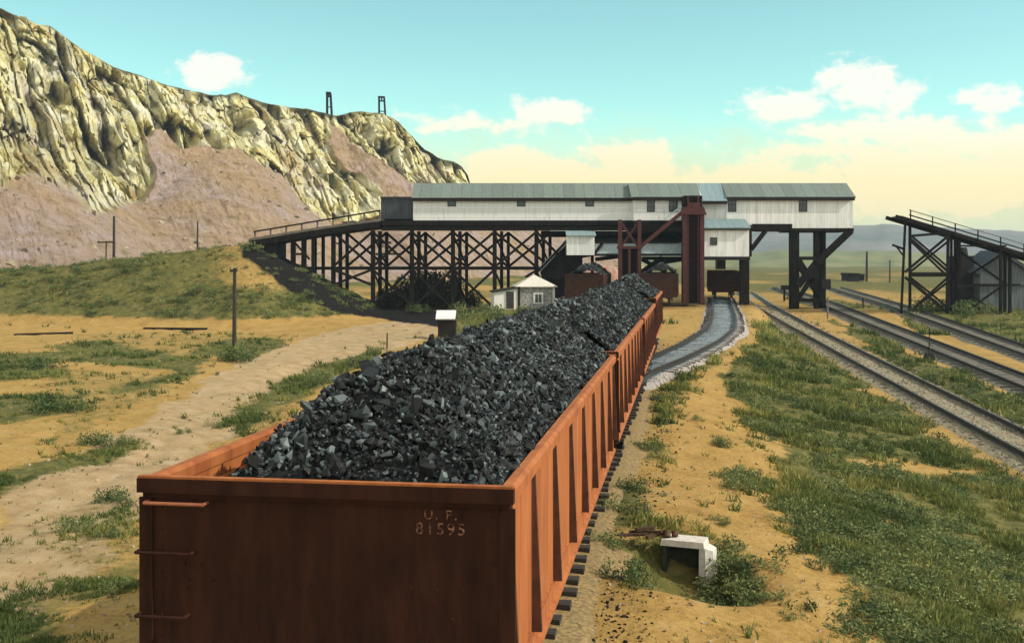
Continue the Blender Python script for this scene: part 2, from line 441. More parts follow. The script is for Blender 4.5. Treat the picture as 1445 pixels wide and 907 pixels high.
ROADPOLY = [[(-60,760),(57,672),(190,595),(300,530),(430,476),(560,449),(650,451),(615,480),(520,500),(430,545),(340,606),(240,680),(130,775),(40,880),(-60,950)]]
def masks(X, Y, Z):
    px, py = project(X, Y, Z)
    jx = (fbm(X * .45, Y * .3, seed=41, oct=4) - .5); jy = (fbm(X * .45, Y * .3, seed=57, oct=4) - .5)
    sc = np.clip(F / np.maximum(Y, 1), 5, 90)
    qx, qy = px + jx * sc * 1.9, py + jy * sc * .55
    g = np.zeros(np.shape(X))
    front = Y > 4
    for poly, w in GRASS: g = np.maximum(g, w * (inpoly(qx, qy, poly) & front))
    for poly in SANDPOLY: g = np.where(inpoly(qx, qy, poly), g * .1, g)
    g = np.maximum(g, 1.15 * (np.hypot((X - PIT[0] + .1) / 1.15, (Y - PIT[1] + .55) / 1.5) + jx * .5 < .95))
    # embankment: dark scrubby cover, thinned to dry earth to paint its right shoulder sunlit
    emb = (Y > 82) & (Y < 104) & (X < -8) & (Z > zl(Y) + .45)
    g = np.where(emb, np.maximum(g, np.clip(.95 - .55 * sst(px, 230, 350) + .5 * sst(qy, 395, 430) * sst(px, 230, 350), 0, 1)), g)
    # plain beyond
    plain = (Y > 118) | ((Y > 98) & (X > 27))
    g = np.where(plain, np.clip((.38 + .6 * sst(fbm(X * .13, Y * .045, seed=5, oct=5), .38, .60)) * np.where((X < 12) & (Y < 165), .55, 1), 0, .95), g)
    c = np.zeros(np.shape(X))
    for poly, w in SHADE_FINES_POLY: c = np.maximum(c, w * (inpoly(px + jx * 20, py + jy * 12, poly) & front))
    nearmid = (np.abs(X - midx(np.clip(Y, 30, 130))) < 2.2) & (Y > 44) & (Y < 110)
    c = np.where(nearmid, .25, c)
    under = (Y > 93) & (Y < 108) & (X > 3) & (X < 21); c = np.where(under, .35, c)
    rd = np.zeros(np.shape(X))
    for poly in ROADPOLY: rd = np.maximum(rd, 1.0 * (inpoly(qx, qy, poly) & front))
    return g, c, rd

def ground_material():
    m = bpy.data.materials.new('dry ground'); m.use_nodes = True
    nt = m.node_tree; N, L = nt.nodes, nt.links; b = N['Principled BSDF']
    b.inputs['Roughness'].default_value = .95; b.inputs['Specular IOR Level'].default_value = .1
    tc = N.new('ShaderNodeTexCoord')
    def noise(scale, detail=6, rough=.6, stretch=(1,1,1)):
        mp = N.new('ShaderNodeMapping'); L.new(tc.outputs['Object'], mp.inputs[0]); mp.inputs[3].default_value = stretch
        n = N.new('ShaderNodeTexNoise'); L.new(mp.outputs[0], n.inputs[0])
        n.inputs['Scale'].default_value = scale; n.inputs['Detail'].default_value = detail; n.inputs['Roughness'].default_value = rough
        return n.outputs['Fac']
    def ramp(f, stops):
        r = N.new('ShaderNodeValToRGB'); L.new(f, r.inputs[0]); e = r.color_ramp.elements
        while len(e) < len(stops): e.new(.5)
        for k, (p, c) in enumerate(stops): e[k].position = p; e[k].color = (*c, 1)
        return r.outputs[0]
    def mix(f, a, c):
        n = N.new('ShaderNodeMix'); n.data_type = 'RGBA'
        if isinstance(f, float): n.inputs[0].default_value = f
        else: L.new(f, n.inputs[0])
        L.new(a, n.inputs[6]); L.new(c, n.inputs[7]); return n.outputs[2]
    def brk(sock, nz, lo, hi, amt=1.0):
        a = N.new('ShaderNodeMath'); a.operation = 'MULTIPLY_ADD'; L.new(nz, a.inputs[0]); a.inputs[1].default_value = amt; L.new(sock, a.inputs[2])
        r = N.new('ShaderNodeMapRange'); r.interpolation_type = 'SMOOTHSTEP'; L.new(a.outputs[0], r.inputs[0])
        r.inputs[1].default_value = lo; r.inputs[2].default_value = hi; return r.outputs[0]
    at = N.new('ShaderNodeAttribute'); at.attribute_name = 'mask'
    sp = N.new('ShaderNodeSeparateColor'); L.new(at.outputs['Color'], sp.inputs[0])
    sand = ramp(noise(.9, 8, .7), [(.3, (.23,.13,.035)), (.5, (.40,.245,.066)), (.7, (.47,.32,.13))])
    sand2 = ramp(noise(9, 5, .7), [(.35, (.17,.10,.03)), (.65, (.47,.31,.12))])
    sand = mix(.42, sand, sand2)
    road = ramp(noise(1.5, 8, .7, (1,1,1)), [(.3, (.28,.185,.09)), (.5, (.38,.265,.14)), (.7, (.46,.345,.215))])
    grass = ramp(noise(2.2, 6, .7), [(.3, (.055,.06,.02)), (.5, (.115,.11,.034)), (.7, (.22,.17,.055))])
    coal = ramp(noise(4, 6), [(.3, (.006,.006,.006)), (.7, (.018,.016,.014))])  # black fines; also colours the painted trestle shadow
    c = mix(brk(sp.outputs[2], noise(1.2), .75, 1.25, .9), sand, road)
    c = mix(brk(sp.outputs[0], noise(2.6, 6, .7), .72, 1.15, .9), c, grass)
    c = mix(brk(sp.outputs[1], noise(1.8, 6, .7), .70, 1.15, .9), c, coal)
    L.new(c, b.inputs['Base Color'])
    bp = N.new('ShaderNodeBump'); bp.inputs['Strength'].default_value = .8; bp.inputs['Distance'].default_value = .06
    L.new(noise(7, 8, .7), bp.inputs['Height']); L.new(bp.outputs[0], b.inputs['Normal'])
    return m
M['ground'] = ground_material()

def axis_steps(segs, tail, ratio):
    out = []
    for a, b, st in segs: out += list(np.arange(a, b, st))
    x = segs[-1][1]; st = segs[-1][2]
    while x < tail: out.append(x); st *= ratio; x += st
    return np.array(out + [tail])
def build_ground():
    ys = axis_steps([(-60, 6, 3), (6, 40, .22), (40, 115, .45)], 3400, 1.13)
    xr = axis_steps([(0, 34, .26), (34, 60, .9)], 3400, 1.16)
    xs = np.concatenate([-xr[:0:-1], xr])
    X, Y = np.meshgrid(xs, ys)
    Z = terrain(X, Y)
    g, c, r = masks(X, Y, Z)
    pl = [ground_at(*q) for q in ((-120,880),(60,760),(200,672),(330,588),(450,528),(560,485),(630,462))]
    best = np.full(X.shape, 99.0)
    for p_, q_ in zip(pl[:-1], pl[1:]):
        ex, ey = q_.x - p_.x, q_.y - p_.y; L2 = ex * ex + ey * ey
        t_ = np.clip(((X - p_.x) * ex + (Y - p_.y) * ey) / L2, 0, 1)
        best = np.minimum(best, np.hypot(X - p_.x - t_ * ex, Y - p_.y - t_ * ey))
    wob = (fbm(X * .3, Y * .3, seed=151, oct=2) - .5) * .5
    for off_, dp in ((.75, .09), (1.5, .05)): Z -= dp * np.exp(-((best + wob - off_) / .20) ** 2)
    # soften masks a little so the shader noise can break their edges up
    def blur(a):
        a = a.astype(float)
        for _ in range(2):
            a[1:-1, 1:-1] = (a[1:-1, 1:-1] * 2 + a[:-2, 1:-1] + a[2:, 1:-1] + a[1:-1, :-2] + a[1:-1, 2:]) / 6
        return a
    g, c, r = blur(g), blur(c), blur(r)
    V = np.stack([X, Y, Z], -1).reshape(-1, 3)
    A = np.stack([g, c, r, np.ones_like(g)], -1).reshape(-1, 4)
    ny, nx = X.shape
    i = np.arange(ny - 1)[:, None] * nx + np.arange(nx - 1)[None, :]
    Fc = np.stack([i, i + 1, i + nx + 1, i + nx], -1).reshape(-1, 4)
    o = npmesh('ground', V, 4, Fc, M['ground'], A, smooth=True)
    tag(o, 'dry sandy ground with grass patches and a pale dirt road', 'ground', kind='structure')
build_ground()

# ------------------------------------------------------------------ cliff behind the mine
def cliff_material():
    m = bpy.data.materials.new('cliff rock'); m.use_nodes = True
    nt = m.node_tree; N, L = nt.nodes, nt.links; b = N['Principled BSDF']
    b.inputs['Roughness'].default_value = .95; b.inputs['Specular IOR Level'].default_value = .1
    tc = N.new('ShaderNodeTexCoord')
    def noise(scale, detail=6, rough=.6, stretch=(1,1,1)):
        mp = N.new('ShaderNodeMapping'); L.new(tc.outputs['Object'], mp.inputs[0]); mp.inputs[3].default_value = stretch
        n = N.new('ShaderNodeTexNoise'); L.new(mp.outputs[0], n.inputs[0])
        n.inputs['Scale'].default_value = scale; n.inputs['Detail'].default_value = detail; n.inputs['Roughness'].default_value = rough
        return n.outputs['Fac']
    def ramp(f, stops):
        r = N.new('ShaderNodeValToRGB'); L.new(f, r.inputs[0]); e = r.color_ramp.elements
        while len(e) < len(stops): e.new(.5)
        for k, (p, c) in enumerate(stops): e[k].position = p; e[k].color = (*c, 1)
        return r.outputs[0]
    def mix(f, a, c):
        n = N.new('ShaderNodeMix'); n.data_type = 'RGBA'; L.new(f, n.inputs[0]); L.new(a, n.inputs[6]); L.new(c, n.inputs[7]); return n.outputs[2]
    at = N.new('ShaderNodeAttribute'); at.attribute_name = 'mask'
    sp = N.new('ShaderNodeSeparateColor'); L.new(at.outputs['Color'], sp.inputs[0])
    rock = ramp(noise(.13, 10, .72, (1,1,.5)), [(.28, (.13,.10,.06)), (.37, (.39,.30,.13)), (.45, (.56,.49,.22)), (.54, (.65,.61,.40)), (.66, (.65,.62,.53))])
    shade_ = N.new('ShaderNodeMapRange'); L.new(sp.outputs[2], shade_.inputs[0]); shade_.inputs[3].default_value = .84; shade_.inputs[4].default_value = 1.18
    vm = N.new('ShaderNodeVectorMath'); vm.operation = 'SCALE'; L.new(rock, vm.inputs[0]); L.new(shade_.outputs[0], vm.inputs['Scale']); rock = vm.outputs[0]
    och = ramp(noise(.045, 6, .6), [(.40, (1.0,.90,.66)), (.60, (1.0,.97,1.02))])
    talus = ramp(noise(.30, 11, .78), [(.32, (.15,.115,.075)), (.44, (.30,.225,.16)), (.56, (.37,.285,.245)), (.68, (.41,.34,.335))])
    tm_ = N.new('ShaderNodeMix'); tm_.data_type = 'RGBA'; tm_.blend_type = 'MULTIPLY'; tm_.inputs[0].default_value = 1
    L.new(talus, tm_.inputs[6]); L.new(och, tm_.inputs[7]); talus = tm_.outputs[2]
    top = ramp(noise(.4, 7, .7), [(.35, (.055,.06,.035)), (.65, (.16,.14,.07))])
    c = mix(sp.outputs[0], rock, talus)
    c = mix(sp.outputs[1], c, top)
    L.new(c, b.inputs['Base Color'])
    bp = N.new('ShaderNodeBump'); bp.inputs['Strength'].default_value = .9; bp.inputs['Distance'].default_value = 1.2
    L.new(noise(.5, 9, .7, (1,1,.6)), bp.inputs['Height']); L.new(bp.outputs[0], b.inputs['Normal'])
    return m
def build_cliff():
    cp = np.array([(-260,-60),(-140,-40),(-40,-8),(20,20),(57,36),(72,38),(105,62),(160,95),(220,115),(290,133),(318,134),(334,130),(350,137),(365,144),(450,157),(475,163),(490,160),(510,157),(540,161),(562,172),(580,192),(600,212),(622,224),(640,229),(652,236),(660,246),(663,256),(668,285),(690,305),(730,318),(800,330),(860,345)], float)
    NU, NV = 1120, 230
    px = np.linspace(-260, 860, NU)
    py = np.interp(px, cp[:, 0], cp[:, 1])
    py = py + (fbm(px * .06, 0 * px, seed=71, oct=4) - .5) * 4 * (px < 700)
    Dc = np.interp(px, [-260, 57, 330, 500, 660, 700, 860], [190, 235, 285, 305, 340, 370, 430])
    Db = np.interp(px, [-260, 57, 330, 500, 660, 860], [106, 122, 172, 205, 250, 350])
    C = np.stack([(px - CX) / F * Dc, Dc, CZ + (HY - py) / F * Dc], -1)
    B = np.stack([(px - CX) / F * Db, Db, np.full(NU, 0.0)], -1)
    B[:, 0] += np.interp(px, [0, 600], [10, 16])         # the face looks towards the right, at the low sun side
    B[:, 2] = terrain(B[:, 0], B[:, 1]) - 1.5
    seg = np.concatenate([[0], np.cumsum(np.hypot(np.diff(C[:, 0]), np.diff(C[:, 1])))])
    v = np.concatenate([np.linspace(0, 1, NV - 14), 1 + np.linspace(.02, .5, 14)])
    S_, V_ = np.meshgrid(seg, v); PX, _ = np.meshgrid(px, v)
    # height of the talus top along the cliff: two crags come down low, a talus fan climbs between
    tt = np.interp(px, [-260, 40, 90, 150, 205, 235, 300, 365, 400, 430, 480, 520, 545, 575, 600, 660, 860],
                        [.40, .42, .30, .28, .34, .60, .62, .58, .30, .18, .22, .50, .66, .60, .40, .35, .5])
    tm = np.convolve(np.pad(tt, 60, mode='edge'), np.ones(121) / 121, 'valid')
    plan_t = np.broadcast_to(.35 + .45 * tm, S_.shape)
    Tm = np.broadcast_to(tm, S_.shape)
    T = np.clip(tt[None] + (fbm(S_ / 11, np.broadcast_to(v[:, None] * 5, S_.shape), seed=77, oct=5) - .5) * .30, .1, .85)
    h = np.where(V_ < Tm, V_ / Tm * plan_t, plan_t + (V_ - Tm) / (1 - Tm) * (1 - plan_t))
    zf = np.clip(V_, 0, 1)
    top = np.clip(V_ - 1, 0, None)
    Q = B[None] + (C - B)[None] * h[..., None]
    Q[..., 2] = B[None, :, 2] + (C[:, 2] - B[:, 2])[None] * zf - top * 4
    dirv = (B - C); dirv[:, 2] = 0; dirv /= np.linalg.norm(dirv, axis=1)[:, None]
    Zw = Q[..., 2]
    s2 = S_ * 1.0 + Zw * .45
    g1 = 1 - np.abs(2 * fbm(s2 / 17, Zw / 46, seed=11, oct=4) - 1)
    g2 = 1 - np.abs(2 * fbm(s2 / 5.0, Zw / 22, seed=23, oct=4) - 1)
    lump = fbm(S_ / 26, Zw / 30, seed=37, oct=3) - .5
    strata = fbm(S_ / 40, Zw / 1.6, seed=29, oct=2) - .5
    fine = fbm(S_ / 1.6, Zw / 1.6, seed=47, oct=4) - .5
    bx_, by_ = project(Q[..., 0], Q[..., 1], Q[..., 2])
    jx = (fbm(S_ / 10, Zw / 10, seed=103, oct=4) - .5) * 46; jy = (fbm(S_ / 10, Zw / 10, seed=105, oct=4) - .5) * 40
    tal0 = np.zeros(S_.shape)
    for poly in ([(-300,270),(0,262),(57,236),(100,268),(150,292),(196,280),(214,238),(196,196),(226,180),(262,206),(300,200),(345,206),(375,238),(402,266),(425,288),(450,312),(450,480),(-300,480)],
                 [(452,168),(480,180),(520,212),(556,232),(588,262),(606,300),(562,312),(530,282),(500,242),(470,206)], [(440,308),(900,300),(900,480),(440,480)]):
        tal0 = np.maximum(tal0, inpoly(bx_ + jx, by_ + jy, poly) * 1.0)
    for _ in range(3): tal0[1:-1, 1:-1] = (tal0[1:-1, 1:-1] * 2 + tal0[:-2, 1:-1] + tal0[2:, 1:-1] + tal0[1:-1, :-2] + tal0[1:-1, 2:]) / 6
    crag = (1 - tal0) * (1 - sst(V_, .97, 1.0))
    w1, e1 = worley(S_ / 7.5 + Zw / 34 + (fbm(S_ / 5, Zw / 9, seed=107, oct=3) - .5) * .6, Zw / 24 + S_ / 60, 121, 1.3)
    w2, e2 = worley(S_ / 2.8 + Zw / 30, Zw / 8.5, 131, 1.3)
    w3, e3 = worley(S_ / 1.5 + Zw / 20, Zw / 2.6, 141, 1.0)
    hol = 0
    for hx_, hv, rx_, rv, k_ in ((112, .50, 30, .12, 1.15), (82, .86, 7, .16, .6), (325, .78, 15, .10, .9), (245, .64, 11, .08, .7), (225, .70, 8, .08, .5), (158, .93, 9, .05, .6),
                               (278, .93, 8, .05, .6), (368, .86, 7, .12, .6), (188, .62, 6, .14, .5), (505, .84, 10, .06, .6), (525, .76, 14, .05, .5), (598, .72, 8, .14, .6), (628, .7, 6, .14, .5),
                               (440, .52, 8, .08, .6), (470, .40, 9, .06, .6), (430, .34, 8, .05, .5), (415, .62, 6, .07, .5), (60, .66, 14, .06, .6), (205, .84, 7, .1, .4)):
        wob = (fbm(S_ / 5, Zw / 5, seed=int(hx_), oct=3) - .5) * 1.1
        hol = hol + k_ * np.clip(1.25 - np.sqrt(((PX - hx_) / rx_) ** 2 + ((V_ - hv) / rv) ** 2) + wob, 0, 1)
    amp = np.interp(px, [0, 330, 660], [1.0, 1.0, 1.1])[None]
    crack = sst(1 - np.abs(2 * fbm(s2 / 8 + (fbm(S_ / 6, Zw / 6, seed=83, oct=3) - .5) * 1.2, Zw / 46, seed=81, oct=3) - 1), .86, .99)
    crack2 = sst(1 - np.abs(2 * fbm(s2 / 4, Zw / 14, seed=85, oct=3) - 1), .90, .99)
    block = np.floor(fbm(s2 / 6, Zw / 30, seed=87, oct=3) * 10) / 10 - .5
    disp = crag * amp * ((g1 - .62) * -5 + lump * 5 + w1 * 8.0 + w2 * 4.4 + w3 * 1.8 + fine * 1.4 - 11 * hol - 1.2 * (1 - sst(e1, 0, .10)) - .5 * (1 - sst(e2, 0, .10)) - 1.7 * crack) \
        + (1 - crag) * ((fbm(S_ / 16, Zw / 16, seed=53, oct=4) - .5) * 2.6 + fine * 2.2 + (fbm(s2 / 3, Zw / 14, seed=55, oct=3) - .5) * 1.0) * np.clip(V_ * 8, 0, 1) * (1 - sst(V_, .98, 1.02))
    Q += dirv[None] * disp[..., None]
    Q[..., 2] += crag * (fbm(S_ / 7, Zw / 7, seed=61, oct=3) - .5) * 2.6
    tal = np.clip(tal0 + .45 * sst(g1, .88, .98) * crag, 0, 1)
    rnd = np.clip(.5 + w1 * .5 + w2 * .45 + w3 * .3, 0, 1)
    tp = sst(V_ + (fbm(S_ / 8, Zw / 8, seed=69, oct=4) - .5) * .10, .965, .998)
    tp = np.maximum(tp, .55 * crag * sst(fbm(S_ / 3, Zw / 3, seed=89, oct=4) + .2 * np.clip(hol, 0, 1), .60, .72))  # random dark crag patches, with the hollows' shade painted in
    A = np.stack([tal, tp, rnd, np.ones_like(tal)], -1).reshape(-1, 4)
    i = np.arange(NV - 1)[:, None] * NU + np.arange(NU - 1)[None, :]
    Fc = np.stack([i, i + 1, i + NU + 1, i + NU], -1).reshape(-1, 4)
    o = npmesh('cliff', Q.reshape(-1, 3), 4, Fc, cliff_material(), A, smooth=False)
    tag(o, 'craggy pale yellow cliff with pinkish talus behind the trestle', 'cliff', kind='structure')
    talus_pts = Q[(tal0 > .9) & (V_ > .05) & (V_ < .95)]
    return px, C, talus_pts
CLIFF_PX, CLIFF_C, TALUS = build_cliff()

def build_hills():
    M['hill'] = mat('far hillside', (.10,.125,.115), (.21,.19,.175), .95, scale=.01, detail=8)
    M['rise'] = mat('green rise', (.10,.13,.045), (.22,.20,.08), .95, scale=.03, detail=8)
    NU, NV = 360, 40
    px = np.linspace(-500, 1900, NU)
    ytop = np.interp(px, [-500, 300, 560, 700, 900, 1040, 1075, 1130, 1200, 1245, 1290, 1350, 1420, 1500, 1900],
                         [335, 340, 338, 338, 332, 330, 326, 324, 319, 316, 319, 322, 328, 333, 330])
    ytop = ytop + (fbm(px * .02, 0 * px, seed=91, oct=4) - .5) * 9
    for k, (D0, D1, dy) in enumerate(((900, 1500, 0), (620, 820, 24))):
        v = np.linspace(0, 1.3, NV)
        U, Vv = np.meshgrid(px, v)
        yt = ytop + dy if k == 0 else np.interp(px, [-500, 700, 1050, 1120, 1300, 1500, 1900], [372, 366, 357, 352, 356, 362, 366]) + (fbm(px * .03, 0 * px, seed=93, oct=4) - .5) * 8
        yt = np.broadcast_to(yt, U.shape)
        D = D0 + (D1 - D0) * Vv
        ztop = CZ + (HY - yt) / F * D1
        Z = -3 + (ztop + 3) * np.where(Vv < 1, np.sin(np.clip(Vv, 0, 1) * math.pi / 2) ** 1.2, 1 - (Vv - 1) * .6) + (fbm(U * .03, Vv * 3, seed=97 + k, oct=4) - .5) * 9 * np.clip(Vv * 3, 0, 1) * np.clip(1.05 - Vv, 0, 1)
        X = (U - CX) / F * D
        i = np.arange(NV - 1)[:, None] * NU + np.arange(NU - 1)[None, :]
        Fc = np.stack([i, i + 1, i + NU + 1, i + NU], -1).reshape(-1, 4)
        o = npmesh('hills', np.stack([X, D, Z], -1).reshape(-1, 3), 4, Fc, M['rise' if k else 'hill'], smooth=True)
        tag(o, ('far blue hills along the horizon', 'low green rise in front of the far blue hills')[k], 'hills', kind='structure')
build_hills()

# ------------------------------------------------------------------ railway tracks
def resample(pts, step):
    pts = np.array(pts); d = np.concatenate([[0], np.cumsum(np.linalg.norm(np.diff(pts, axis=0), axis=1))])
    t = np.arange(0, d[-1], step)
    return np.stack([np.interp(t, d, pts[:, k]) for k in range(pts.shape[1])], -1)
def track(label, xf, zf, y0, y1, tie_step, bmat, bw, group=None, sink=0.0, tie_y0=-99, shoulder=None):
    Ys = np.arange(y0, y1 + .01, .5)
    c = np.stack([xf(Ys), Ys, zf(Ys)], -1)
    c[:, 2] = c[:, 2] + .15
    for _ in range(6): c[1:-1] = (c[:-2] + 2 * c[1:-1] + c[2:]) / 4
    tan = np.gradient(c, axis=0); tan[:, 2] = 0; tan /= np.linalg.norm(tan, axis=1)[:, None]
    nor = np.stack([tan[:, 1], -tan[:, 0], 0 * tan[:, 0]], -1)
    t = thing('railway_track', label, 'railway track', tuple(c[0]), 0, group)
    off = c[0]
    for s in (-1, 1):
        ctr = c + nor * (s * .755)
        prof = [(-.075, .0), (.075, .0), (.02, .03), (.02, .11), (.04, .125), (.04, .165), (-.04, .165), (-.04, .125), (-.02, .11), (-.02, .03)]
        V = np.stack([ctr + nor * a + np.array([0, 0, b + .0]) for a, b in prof], 1)
        n, k = V.shape[:2]
        i = np.arange(n - 1)[:, None] * k
        fs = np.stack([i + np.arange(k), i + (np.arange(k) + 1) % k, i + k + (np.arange(k) + 1) % k, i + k + np.arange(k)], -1).reshape(-1, 4)
        o = npmesh('rail', (V.reshape(-1, 3) - off), 4, fs, M['rail'])
        o.parent = t
    if tie_step:
        rs = resample(c, tie_step); rs = rs[rs[:, 1] > tie_y0][:100]
        tn = np.gradient(rs, axis=0)
        proto = None
        for p, q in zip(rs, tn):
            if proto is None:
                mb = MB(); mb.box(-1.28, 1.28, -.11, .11, -.16, -.002)
                proto = mb.build('tie', M['tie']); o = proto
            else:
                o = proto.copy(); COL.objects.link(o)
            o.parent = t
            o.location = (p[0] - off[0] + random.uniform(-.06, .06), p[1] - off[1], p[2] - off[2] - sink + random.uniform(-.012, .0))
            o.rotation_euler = (0, 0, math.atan2(q[1], q[0]) - math.pi / 2 + random.uniform(-.025, .025))
    # ballast bed
    full = [(-bw - .5, -.30), (-bw, -.09), (-.9, -.055), (-.55, -.05), (0, -.045), (.55, -.05), (.9, -.055), (bw, -.09), (bw + .5, -.30)]
    sets = [(full, bmat)] if not shoulder else [(full[2:7], bmat), (full[:3], shoulder), (full[6:], shoulder)]
    for cols, bmat in sets:
        tp_ = sst(c[:, 1], 31, 46)[:, None] if shoulder else 1.0
        V = np.stack([c + nor * (np.sign(a) * (min(abs(a), .9) + max(abs(a) - .9, 0) * tp_)) + np.array([0, 0, b]) for a, b in cols], 1)
        V[..., 2] += (fbm(V[..., 0] * 3, V[..., 1] * 3, seed=5, oct=3) - .5) * .05
        n, k = V.shape[:2]
        i = np.arange(n - 1)[:, None] * k + np.arange(k - 1)[None]
        fs = np.stack([i, i + 1, i + k + 1, i + k], -1).reshape(-1, 4)
        o = npmesh('ballast', V.reshape(-1, 3), 4, fs, bmat, smooth=True)
        tag(o, 'gravel ballast bed under the railway track', 'ballast', kind='structure')
    return t
def zmid(Y): return zt(Y) + .02 - .06 * (1 - sst(Y, 33, 45))
track('track under the loaded coal train with dark tie ends showing on its right', trackx, zt, 4, 62, .58, M['ballast_pink'], 1.42)
track('curved track with blue grey ballast running under the loading shed', midx, zmid, 27, 112, .75, M['ballast'], 1.25, sink=.04, tie_y0=46, shoulder=M['ballast_pale'])
track('single track on tan gravel crossing the grass right of the coal train', rightx, zr, 20, 128, 1.08, M['ballast_dry'], 1.35, sink=.06)
track('nearer of the two dark tracks at the far right edge', lambda Y: farx(Y, 0), zr, 36, 140, 1.04, M['ballast_dark'], 1.35, sink=.04)
track('farther of the two dark tracks at the far right edge', lambda Y: farx(Y, 1), zr, 40, 140, 1.0, M['ballast_dark'], 1.35, sink=.04)

# ------------------------------------------------------------------ coal cars
ROT = -math.atan(AX)
LC, PITCH = 12.3, 13.1
def truck(root, y):
    t = MB()
    for s in (-1, 1):
        t.box(s * .98 - .06, s * .98 + .06, y - .85, y + .85, .42, .62)
        t.prism([(s * .98 - .05, .62), (s * .98 + .05, .62), (s * .98 + .05, .85), (s * .98 - .05, .85)], y - .35, y + .35)
    t.box(-.95, .95, y - .18, y + .18, .66, .90)
    tr = t.build('truck', M['iron'], root)
    for dy in (-.78, .78):
        for s in (-1, 1):
            w = MB(); w.cyl((s * .72, y + dy, .58), (s * .86, y + dy, .58), .42, .40, 20)
            w.cyl((s * .66, y + dy, .58), (s * .72, y + dy, .58), .47, .47, 20)
            w.build('wheel', M['iron'], tr)
def coal_car(label, group, end_mat, side_mat, loc, rotz, lettering=False, detail=True, grabs=True):
    root = thing('coal_car', label, 'coal car', loc, rotz, group, local=True)
    L = LC
    for s in (-1, 1):
        b = MB(); b.box(s * 1.42 - .025, s * 1.42 + .025, .05, L - .05, 1.06, 2.60)
        if detail and s > 0:      # rivet heads belong to the plate
            for z in np.arange(1.25, 2.55, .16): b.cyl((1.443, .20, z), (1.458, .20, z), .016, .010, 6)
            for y in np.arange(.3, L - .2, .30): b.cyl((1.443, y, 2.54), (1.456, y, 2.54), .014, .009, 6)
            for y in np.arange(.3, L - .2, .30): b.cyl((1.443, y, 1.22), (1.456, y, 1.22), .014, .009, 6)
        b.build('side_panel', side_mat, root)
        b = MB(); b.prism([(s*1.38, 2.58), (s*1.50, 2.58), (s*1.505, 2.67), (s*1.47, 2.70), (s*1.40, 2.70), (s*1.375, 2.67)], .0, L)
        tr = b.build('top_rail', side_mat, root)
        b = MB(); b.prism([(s*1.395, .96), (s*1.50, .96), (s*1.50, 1.00), (s*1.46, 1.02), (s*1.46, 1.17), (s*1.395, 1.17)], .02, L - .02)
        b.build('side_sill', side_mat, root)
        if detail:
            b = MB(); b.box(s * 1.36 - .02, s * 1.36 + .02, .15, L - .15, 2.40, 2.47)
            b.build('inner_ledge', side_mat, root)
        for y in [.07, 1.4, 3.0, 4.6, 6.2, 7.8, 9.4, 11.0, L - .07]:
            b = MB(); w = .034
            x0 = s * 1.447
            xb, xt = s * 1.535, s * 1.475
            b.hexa([(x0, y-w, 1.17), (xb, y-w*.8, 1.17), (xb, y+w*.8, 1.17), (x0, y+w, 1.17), (x0, y-w, 2.58), (xt, y-w*.8, 2.58), (xt, y+w*.8, 2.58), (x0, y+w, 2.58)])
            b.build('stake', M['stake'], root)
    for y, sg in ((.03, -1), (L - .03, 1)):
        b = MB(); b.box(-1.39, 1.39, y - .025, y + .025, 1.0, 2.60)
        if detail and sg < 0:
            for x in np.arange(-1.3, 1.35, .2): b.cyl((x, y - .035, 1.9), (x, y - .024, 1.9), .009, .013, 6)
            for z in np.arange(1.1, 2.5, .17):
                for s in (-1.33, 1.33): b.cyl((s, y - .036, z), (s, y - .024, z), .010, .015, 6)
            for x, z in ((-1.13, 2.02), (-1.0, 2.02), (-1.12, 1.83), (-.2, 1.86), (1.02, 1.68)): b.cyl((x, y - .042, z), (x, y - .024, z), .012, .016, 6)
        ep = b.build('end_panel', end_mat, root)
        b = MB()
        yo = y + sg * .025
        b.prism([(-1.505, 2.585), (1.505, 2.585), (1.505, 2.697), (-1.505, 2.697)], min(yo, yo + sg * .075), max(yo, yo + sg * .075))
        b.prism([(-1.47, 2.545), (1.47, 2.545), (1.47, 2.585), (-1.47, 2.585)], min(yo, yo + sg * .04), max(yo, yo + sg * .04))
        b.build('end_sill', end_mat, root)
        b = MB(); b.box(-1.50, 1.50, min(yo, yo + sg * .07), max(yo, yo + sg * .07), 2.6985, 2.716)
        b.build('end_cap', side_mat, root)
        b = MB()
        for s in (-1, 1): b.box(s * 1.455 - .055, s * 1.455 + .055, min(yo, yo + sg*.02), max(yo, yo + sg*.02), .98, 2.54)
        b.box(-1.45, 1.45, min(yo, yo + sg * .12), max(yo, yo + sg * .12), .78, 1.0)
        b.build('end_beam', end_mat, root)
        if detail:
            b = MB(); b.box(-.12, .12, min(yo, yo + sg*.42), max(yo, yo + sg*.42), .72, .92); b.box(-.17, .17, min(yo + sg*.36, yo + sg*.40), max(yo + sg*.36, yo + sg*.40), .66, .98)
            b.build('coupler', M['iron'], root)
    if grabs:
        for z, xa, xb, mt in ((2.51, -1.43, -.94, M['grab']), (2.12, -1.50, -1.05, M['car_end']), (1.62, -1.50, -1.10, M['car_end'])):
            b = MB(); b.cyl((xa, -.10, z), (xb, -.10, z), .014, .014, 8)
            for x in (xa, xb): b.cyl((x, -.10, z), (x, .0, z), .013, .013, 6)
            b.build('grab_iron', mt, root)
    b = MB(); b.box(-1.39, 1.39, .06, L - .06, 1.08, 1.14); b.build('floor', M['iron'], root)
    b = MB(); b.box(-.2, .2, .1, L - .1, .80, 1.075); b.build('center_sill', M['iron'], root)
    truck(root, 1.9); truck(root, L - 1.9)
